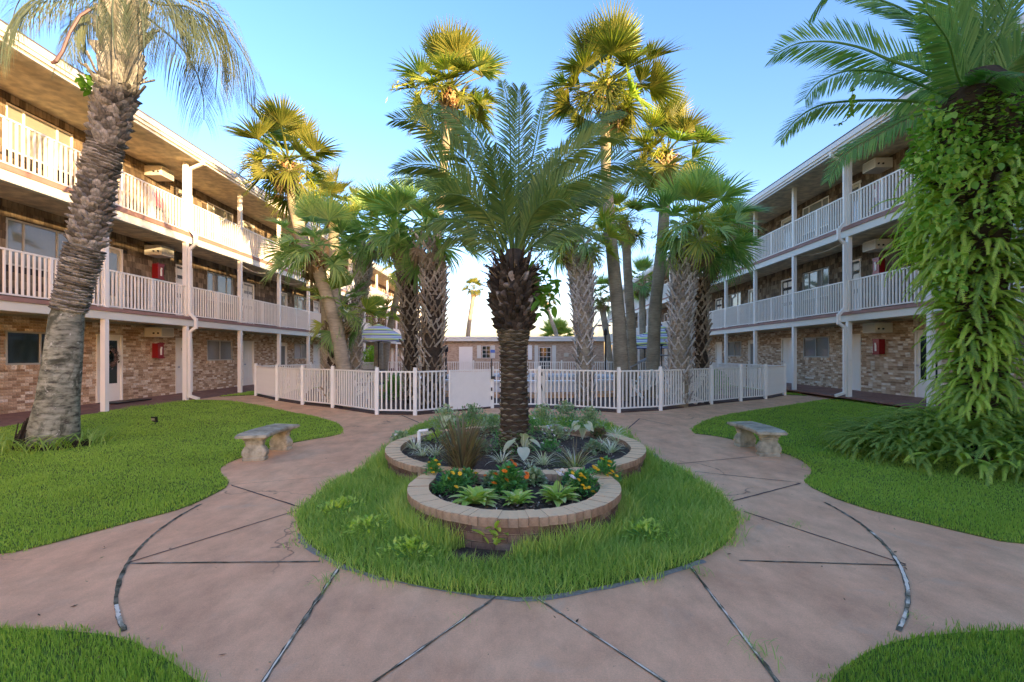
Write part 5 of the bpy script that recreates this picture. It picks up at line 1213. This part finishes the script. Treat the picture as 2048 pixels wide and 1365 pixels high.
# ------------------------------------------------------------------ plants in the planter
def at(x, y, z=ZB): X, Z = G(x, y, z); return Vector((X, Z, z))
def rosette(name, meshes, label, cat, p, n, s, lf='leaf', tilt=(0, .9), spread=.04, group=None, seed=0):
    rg = random.Random(seed); r = empty(name, p, label, cat, group); s = s*(1.18 if lf == 'leaf' else 1.0); n = int(n*1.2)
    for i in range(n):
        f = i/n; a = i*2.39996+rg.uniform(-.3,.3); t = tilt[0]+(tilt[1]-tilt[0])*f; rr = spread*math.sqrt(f)
        yaw_put(rg.choice(meshes), lf, r, Vector(p)+Vector((math.cos(a)*rr, math.sin(a)*rr, 0)), a, s*rg.uniform(.8,1.15), t+rg.uniform(-.12,.12))
    return r
M['hosta'] = mat_leaf('hosta_leaf', (0.173,0.348,0.052), (0.415,0.604,0.104), (0.750,0.750,0.380), .3, scale=14)
M['cal'] = mat_leaf('caladium_leaf', (0.264,0.360,0.168), (0.600,0.660,0.408), (0.744,0.750,0.552), .3, scale=9)
M['varieg'] = mat_leaf('variegated_blade', (0.242,0.403,0.121), (0.750,0.750,0.444), (0.750,0.750,0.750), .25, scale=3)
M['purple'] = mat_leaf('purple_grass', (.10,.065,.045), (.20,.15,.08), (.26,.26,.10), .25, scale=3)
M['purple_old'] = mat_leaf('purple_grass_old', (0.070,0.060,0.044), (0.150,0.120,0.070), (0.240,0.220,0.100), .25, scale=3)
M['mari'] = mat_leaf('marigold_leaf', (0.065,0.212,0.051), (0.181,0.461,0.109), None, .25, scale=9)
M['grey_l'] = mat_leaf('grey_green_leaf', (0.141,0.232,0.114), (0.310,0.435,0.231), (0.564,0.653,0.384), .25, scale=6)
M['yel'] = mat_plain('yellow_petal', (.80,.52,.02), .6); M['ora'] = mat_plain('orange_petal', (.80,.22,.02), .6); M['pet_w'] = mat_plain('white_petal', (.80,.80,.78), .6); M['pink'] = mat_plain('pink_petal', (.50,.28,.24), .6)
HO = [strap_mesh('leaf', M['hosta'], .19, .085, .85, 6, 62), strap_mesh('leaf', M['hosta'], .16, .07, .7, 6, 50)]
SPD = [strap_mesh('leaf', M['varieg'], .24, .014, .75, 6, 72), strap_mesh('leaf', M['varieg'], .20, .012, .5, 6, 60)]
PG = [strap_mesh('blade', M['purple'], .72, .015, .25, 7, 86), strap_mesh('blade', M['purple'], .58, .016, .55, 7, 78)]
GG = [strap_mesh('blade', M['varieg'], .42, .010, .6, 7, 80), strap_mesh('blade', M['grass_i'], .38, .010, .8, 7, 74)]
hg = 'variegated hostas along the front rim of the planter'
rosette('hosta', HO, 'left and largest variegated hosta in the front bed', 'hosta', at(953,1008), 46, 1.0, tilt=(-.35,.35), group=hg, seed=1)
rosette('hosta', HO, 'middle and smallest variegated hosta in the front bed', 'hosta', at(1033,1008), 30, .78, tilt=(-.35,.3), group=hg, seed=2)
h3 = rosette('hosta', HO, 'right variegated hosta with white flowers in the front bed', 'hosta', at(1116,1002), 42, .95, tilt=(-.4,.3), group=hg, seed=3)
def blossom(mt, r=.022, pet=7, name='flower'):
    q = MB()
    for k in range(pet):
        a = 2*math.pi*k/pet; c, s = math.cos(a), math.sin(a); q.add([(0,0,0),(r*.7*c-r*.35*s, r*.7*s+r*.35*c, r*.35),(r*1.1*c, r*1.1*s, r*.25),(r*.7*c+r*.35*s, r*.7*s-r*.35*c, r*.35)], [(0,1,2,3)])
        q.add([(0,0,r*.3),(r*.4*c-r*.3*s, r*.4*s+r*.3*c, r*.65),(r*.6*c, r*.6*s, r*.6),(r*.4*c+r*.3*s, r*.4*s-r*.3*c, r*.65)], [(0,1,2,3)])
    return q.mesh(name, mt)
BY, BO, BW, BP = blossom(M['yel'], .021), blossom(M['ora'], .025), blossom(M['pet_w'], .024, 6), blossom(M['pink'], .022)
for dx, dy, dz in ((.0,.05,.24),(.05,.08,.26),(.13,.04,.21),(.15,.06,.19),(.03,.09,.22)):
    link('flower', BW, h3, loc=(dx,dy,dz), rot=(rg.uniform(.2,1),0,rg.uniform(0,3)), scale=(1.3,)*3); q = MB(); q.tube([(0,0,.05),(dx,dy,dz)], .003, 4); link('flower_stem', q.mesh('flower_stem', M['rachis']), h3)
ML = leaf_mesh('leaf', M['mari'], .055, .022); MLB = leaf_mesh('leaf', M['mari'], .075, .035); GL = leaf_mesh('leaf', M['grey_l'], .07, .035)
def bush(name, label, cat, p, rx, rz, n, leafm, flm, nf, lf_s=1.0, fl_at=None, seed=0, group=None, fs=1.0):
    rg = random.Random(seed); r = empty(name, p, label, cat, group); V = []; F = []; nv = 0
    for i in range(12):
        d = rnd_dir(rg, 35, 88); q = MB(); q.tube([(0,0,0), (d.x*rx*.5, d.y*rx*.5, d.z*rz*.5), (d.x*rx, d.y*rx, d.z*rz)], .003, 4); link('stem', q.mesh('stem', M['mari']), r)
    for i in range(n):
        d = rnd_dir(rg, -5, 90); f = rg.uniform(.45, 1.02); c = Vector((d.x*rx*f, d.y*rx*f, .02+d.z*rz*f)); d2 = (d+rnd_dir(rg, -30, 60)).normalized(); side = Vector((0,0,1)).cross(d2).normalized(); Mx = basis(d2, side, d2.cross(side), c, (lf_s*rg.uniform(.7,1.3),)*3)
        V += [Mx @ v.co for v in leafm.vertices]; F += [tuple(nv+j for j in pg.vertices) for pg in leafm.polygons]; nv += len(leafm.vertices)
    q = MB(); q.add(V, F); o = link('foliage', q.mesh('foliage', leafm.materials[0]), r); tag(o, kind='stuff')
    for i in range(nf):
        if fl_at: c = Vector(fl_at[i])-Vector(p)
        else: d = rnd_dir(rg, 15, 90); c = Vector((d.x*rx, d.y*rx, d.z*rz+.03))
        link('flower', flm, r, loc=c, rot=(rg.uniform(.2,.9), rg.uniform(-.4,.4), rg.uniform(0, 3)), scale=(fs*rg.uniform(.85,1.2),)*3)
    return r
def fl(Z, *px): return [P(x, y, Z) for x, y in px]
bush('marigold', 'yellow flowered marigold bush left of the largest hosta', 'flower', at(905,985), .19, .17, 520, ML, BY, 4, fl_at=fl(4.60,(905,947),(920,948),(897,958),(912,975)), seed=1)
bush('marigold', 'small yellow marigold where the two brick rings meet on the left', 'flower', at(867,963), .10, .20, 260, ML, BY, 5, fl_at=fl(4.95,(858,926),(872,922),(862,938),(866,946),(878,930)), seed=2)
bush('zinnia', 'orange flowered zinnia in the middle of the front bed', 'flower', at(1018,985), .17, .22, 420, MLB, BO, 9, fl_at=fl(4.68,(1023,923),(1017,936),(1009,944),(991,950),(1012,961),(1053,949),(1053,955),(988,968),(1029,930)), seed=3, fs=1.1)
bush('marigold', 'deep green marigold with golden flowers right of the white flowered hosta', 'flower', at(1165,990), .16, .20, 460, ML, BY, 9, fl_at=fl(4.58,(1145,947),(1163,953),(1168,956),(1157,961),(1165,972),(1171,977),(1178,976),(1186,985),(1161,949)), seed=4, fs=1.1)
bush('marigold', 'yellow marigold at the right joint of the two brick rings', 'flower', at(1212,965), .16, .22, 380, ML, BY, 10, fl_at=fl(4.86,(1203,919),(1187,934),(1196,941),(1219,925),(1217,932),(1224,944),(1214,952),(1233,953),(1220,948),(1190,937)), seed=5, fs=1.1)
rosette('fountain_grass', PG, 'tall purple brown fountain grass on the left of the planter', 'ornamental grass', at(925,948), 230, 1.0, 'blade', (-.05,.25), .09, seed=6)
rosette('fountain_grass', GG+PG[1:], 'green fountain grass clump on the right of the planter', 'ornamental grass', at(1150,942), 130, .85, 'blade', (-.15,.45), .06, seed=7)
cb = 'white striped spider plants'
for i, (x, y, n, s, lb) in enumerate([(1003,926,30,.95,'spider plant just left of the pale caladium'),(1087,930,30,1.0,'spider plant just right of the pale caladium'),(828,898,34,.95,'spider plant at the left end of the big ring, near the white pipe'),
        (872,912,34,.95,'spider plant on the left between the pipe and the purple grass'),(845,912,30,.85,'spider plant by the inner left rim, lower one'),(1222,905,36,.95,'spider plant at the right end of the big ring, nearer one'),(1236,888,36,.95,'spider plant along the right inner rim'),
        (1205,893,26,.85,'spider plant left of the right rim group'),(1232,872,32,.95,'spider plant along the right inner rim, further back'),(850,880,26,.9,'spider plant behind the white pipe'),(1060,935,16,.7,'small striped tuft below the caladium')]):
    rosette('spider_plant', SPD, lb, 'plant', at(x, y), n, s, 'leaf', (-.2,.55), .05, cb, seed=20+i)
CM = leaf_mesh('leaf', M['cal'], .20, .16, .12, .35, 6, True)
def caladium(label, p, n, s, h, seed):
    rg = random.Random(seed); r = empty('caladium', p, label, 'caladium', 'pale leaved caladiums')
    for i in range(n):
        a = rg.uniform(0, 6.28); t = Vector((math.cos(a)*.12*s, math.sin(a)*.12*s, h*rg.uniform(.5,1))); q = MB(); q.tube([(0,0,0), t*.6+Vector((0,0,.05)), t], .004, 4); st_ = link('stem', q.mesh('stem', M['varieg']), r)
        o = Vector((math.cos(a), math.sin(a)-.5, rg.uniform(-.75,-.2))).normalized(); side = Vector((0,0,1)).cross(o).normalized(); link('leaf', CM, r, M=basis(o, side, o.cross(side), t-o*.04, (s*rg.uniform(.7,1.1),)*3))
caladium('large pale yellow green caladium in front of the date palm trunk', at(1045,918), 9, 1.05, .30, 1)
caladium('pale caladium under the date palm to the right', at(1165,880), 9, .9, .28, 2)
caladium('pale caladium behind the purple fountain grass', at(900,862), 12, .85, .30, 3)
caladium('small pale caladium between the purple grass and the trunk on the left', at(908,903), 4, .7, .2, 4)
# taller mixed bushes behind the trunk
for i, (x, y, rx, rz, n, fm, nf, lb) in enumerate([(890,862,.30,.42,520,BP,9,'grey green bush with faded pink blooms at the back left of the planter'),(945,856,.34,.40,560,BP,10,'grey green bush with pink blooms left behind the trunk'),(985,868,.26,.30,420,BP,3,'low bush right against the left side of the trunk'),
        (1085,858,.30,.42,520,BW,6,'grey green bush right behind the trunk with small white flowers'),(1130,852,.34,.44,560,BP,12,'bush with pinkish blooms at the back right of the planter'),(1180,860,.30,.38,480,BW,5,'low grey bush at the far right back of the planter'),(1110,880,.26,.20,360,BW,18,'row of small white blooms on a low plant right of the trunk')]):
    bush('flowering_bush', lb, 'bush', at(x, y), rx, rz, n, GL, fm, nf, .8, seed=40+i)
bush('ivy_skirt', 'small leaved green plants around the foot of the date palm', 'plant', (dp.location.x, ZC, ZB), .36, .34, 1300, ML, BW, 0, .8, seed=60)
bush('dark_shrub', 'reddish brown low plant near the right rim of the planter', 'plant', at(1200,880), .16, .16, 260, leaf_mesh('leaf', M['purple'], .06, .03), BP, 0, seed=61)
bush('green_shrub', 'low yellow green shrub beside the white pipe', 'plant', at(872,884), .16, .14, 260, leaf_mesh('leaf', M['fern'], .05, .02), BP, 0, seed=62)
for i, (x, y, rx, rz, m_, fm, nf, lb) in enumerate([(800,884,.14,.12,'grey_l',BW,3,'low grey green plant inside the far left rim'),(1150,868,.20,.20,'mari',BW,5,'dark green low plant under the right pale caladium'),(960,905,.16,.15,'grey_l',BP,3,'low grey green plant left of the large caladium'),
        (1100,905,.16,.14,'mari',BW,2,'low green plant right of the large caladium'),(935,968,.12,.12,'mari',BY,2,'small green filler behind the left hosta'),(1068,970,.13,.13,'grey_l',BW,2,'small filler plant behind the middle hosta'),(1145,972,.11,.12,'mari',BY,2,'small green filler right of the white flowered hosta'),
        (985,975,.10,.12,'grey_l',BO,2,'small filler plant left of the orange zinnia'),(1190,905,.16,.12,'grey_l',BP,3,'low plant left of the right rim spider plants'),(895,890,.15,.14,'grey_l',BW,3,'low plant between the purple grass and the back rim'),(920,875,.18,.24,'mari',BP,4,'green bush left of the trunk with pink blooms'),(1065,868,.2,.25,'mari',BW,4,'green bush touching the right side of the trunk')]):
    bush('bedding_plant', lb, 'plant', at(x, y), rx, rz, 260, ML if m_ == 'mari' else GL, fm, nf, .8, seed=90+i)
# white pipe with black lamp, two black spot lights
def gpipe(x, y, label):
    p = at(x, y); r = empty('garden_pipe', p, label, 'pipe'); q = MB(); q.tube([p, p+Vector((0,0,.24))], .026, 10); q.tube([p+Vector((0,0,.24)), p+Vector((.14,-.02,.26))], .024, 10); q.build('pipe', M['white2'], r)
    q = MB(); q.tube([p+Vector((.14,-.02,.26)), p+Vector((.20,-.02,.29)), p+Vector((.24,-.03,.24))], [.014,.02,.012], 6); q.tube([p+Vector((.20,-.02,.27)), p+Vector((.27,-.06,.16)), p+Vector((.29,-.06,.08))], .008, 5); q.build('tap', M['black'], r)
gpipe(838, 896, 'white standing pipe with black tap at the left of the planter')
def spot(x, y, label):
    p = at(x, y); r = empty('garden_spotlight', p, label, 'spotlight', 'black spotlights in the front bed'); q = MB(); q.tube([p+Vector((0,.05,.05)), p+Vector((0,-.02,.10)), p+Vector((0,-.05,.12))], [.04,.05,.052], 12); q.build('head', M['black'], r); q = MB(); q.tube([p, p+Vector((0,.03,.07))], .008, 5); q.build('stake', M['black'], r)
spot(883, 975, 'small black spotlight at the left joint of the brick rings'); spot(1178, 955, 'small black spotlight among marigolds at the right joint of the brick rings')
# weeds in front of the planter
wd_ = empty('weed', (G(985,1110)[0], G(985,1110)[1], .03), 'broad leaved weed growing in the shadow under the planter front', 'weed')
WL = leaf_mesh('leaf', M['fern'], .12, .05)
for i in range(26): put_leaf(WL, wd_, Vector((G(990,1105)[0]+rg.gauss(0,.05), G(990,1105)[1]+rg.gauss(0,.03), .05+rg.uniform(0,.16))), rnd_dir(rg, 0, 70), rg.uniform(.5,1))
for i, (x, y, lb) in enumerate([(1120,1060,'small yellow green weed patch right of the planter front'),(740,1070,'leafy weeds in the long grass left of the planter'),(820,1120,'low weeds near the front left edge of the island grass'),(1290,1080,'low weeds in the island grass on the right'),(680,1030,'weeds near the left edge of the island grass')]):
    X, Z = G(x, y); bush('weed', lb, 'weed', (X, Z, .02), .24, .10, 170, WL, BY, 0, .38, seed=70+i)
q = MB()
for i in range(420):
    X = random.uniform(-5.5, 5.5); Y = random.uniform(2.2, 12)
    if poly_in(island, np.array([X]), np.array([Y]))[0] and random.random() < .9: continue
    if min(abs(math.hypot(X+.04, Y-5.14)-3.25), abs(math.hypot(X, Y-5.2)-2.2)) > .35 and random.random() < .62: continue
    a = random.uniform(0, 6.28); l = random.uniform(.006, .022); u = Vector((math.cos(a)*l, math.sin(a)*l, .003)); v = Vector((-math.sin(a), math.cos(a), .2))*l*.35; c = Vector((X, Y, .028 if any(poly_in(p_[0], np.array([X]), np.array([Y]))[0] for p_ in lawns) else .007)); q.add([c-u, c+v, c+u, c-v], [(0,1,2,3)])
M['litter'] = mat_rand('leaf_litter', [(0,(.05,.035,.02)),(.5,(.16,.11,.05)),(.8,(.30,.24,.12)),(1,(.12,.18,.04))], .9, 'island')
tag(q.build('leaf_litter', M['litter']), 'small dry leaf bits scattered over the pink path', 'litter', kind='stuff')
# weeds in the path joints
for i, (x, y, s) in enumerate([(660,1165,.9),(1392,1148,.8),(1520,1310,.8),(1590,1052,.6),(1500,1028,.5),(1818,1234,.5),(1070,1200,1.1),(930,1240,.3)]):
    X, Z = G(x, y); r = empty('weed_tuft', (X, Z, .004), ['weed tuft in the joint left of the island','weed tuft in the joint right of the island','weed tuft low on the right white joint','weed tuft in the upper right joint','tiny weed beside the island in the upper right joint','weed tuft on the curved white joint at right','grass tuft spilling onto the path in front of the island','small sprig in the middle left joint'][i], 'weed')
    for k in range(40): a = rg.uniform(0, 6.28); rr = rg.gauss(0, .05); yaw_put(TU[k % 2], 'blade', r, (X+rr, Z+rg.gauss(0,.06), .004), a, s*rg.uniform(.2,.5))
# shrub beyond the umbrella
for x, Z, rx, rz, lb in ((742,30,.9,1.9,'tall bright green shrub beyond the left umbrella'),(1432,17.6,.6,.9,'dark shrub beside the booted palm near the right fence end'),(790,16.5,.5,.7,'low shrub between the booted palms behind the left fence')):
    bush('garden_shrub', lb, 'shrub', (P(x,0,Z).x, Z, .03), rx, rz, 900, leaf_mesh('leaf', M['fern'] if x == 742 else M['fan_d'], .14, .05), BY, 0, 1.0 if Z < 25 else 1.6, seed=int(x))
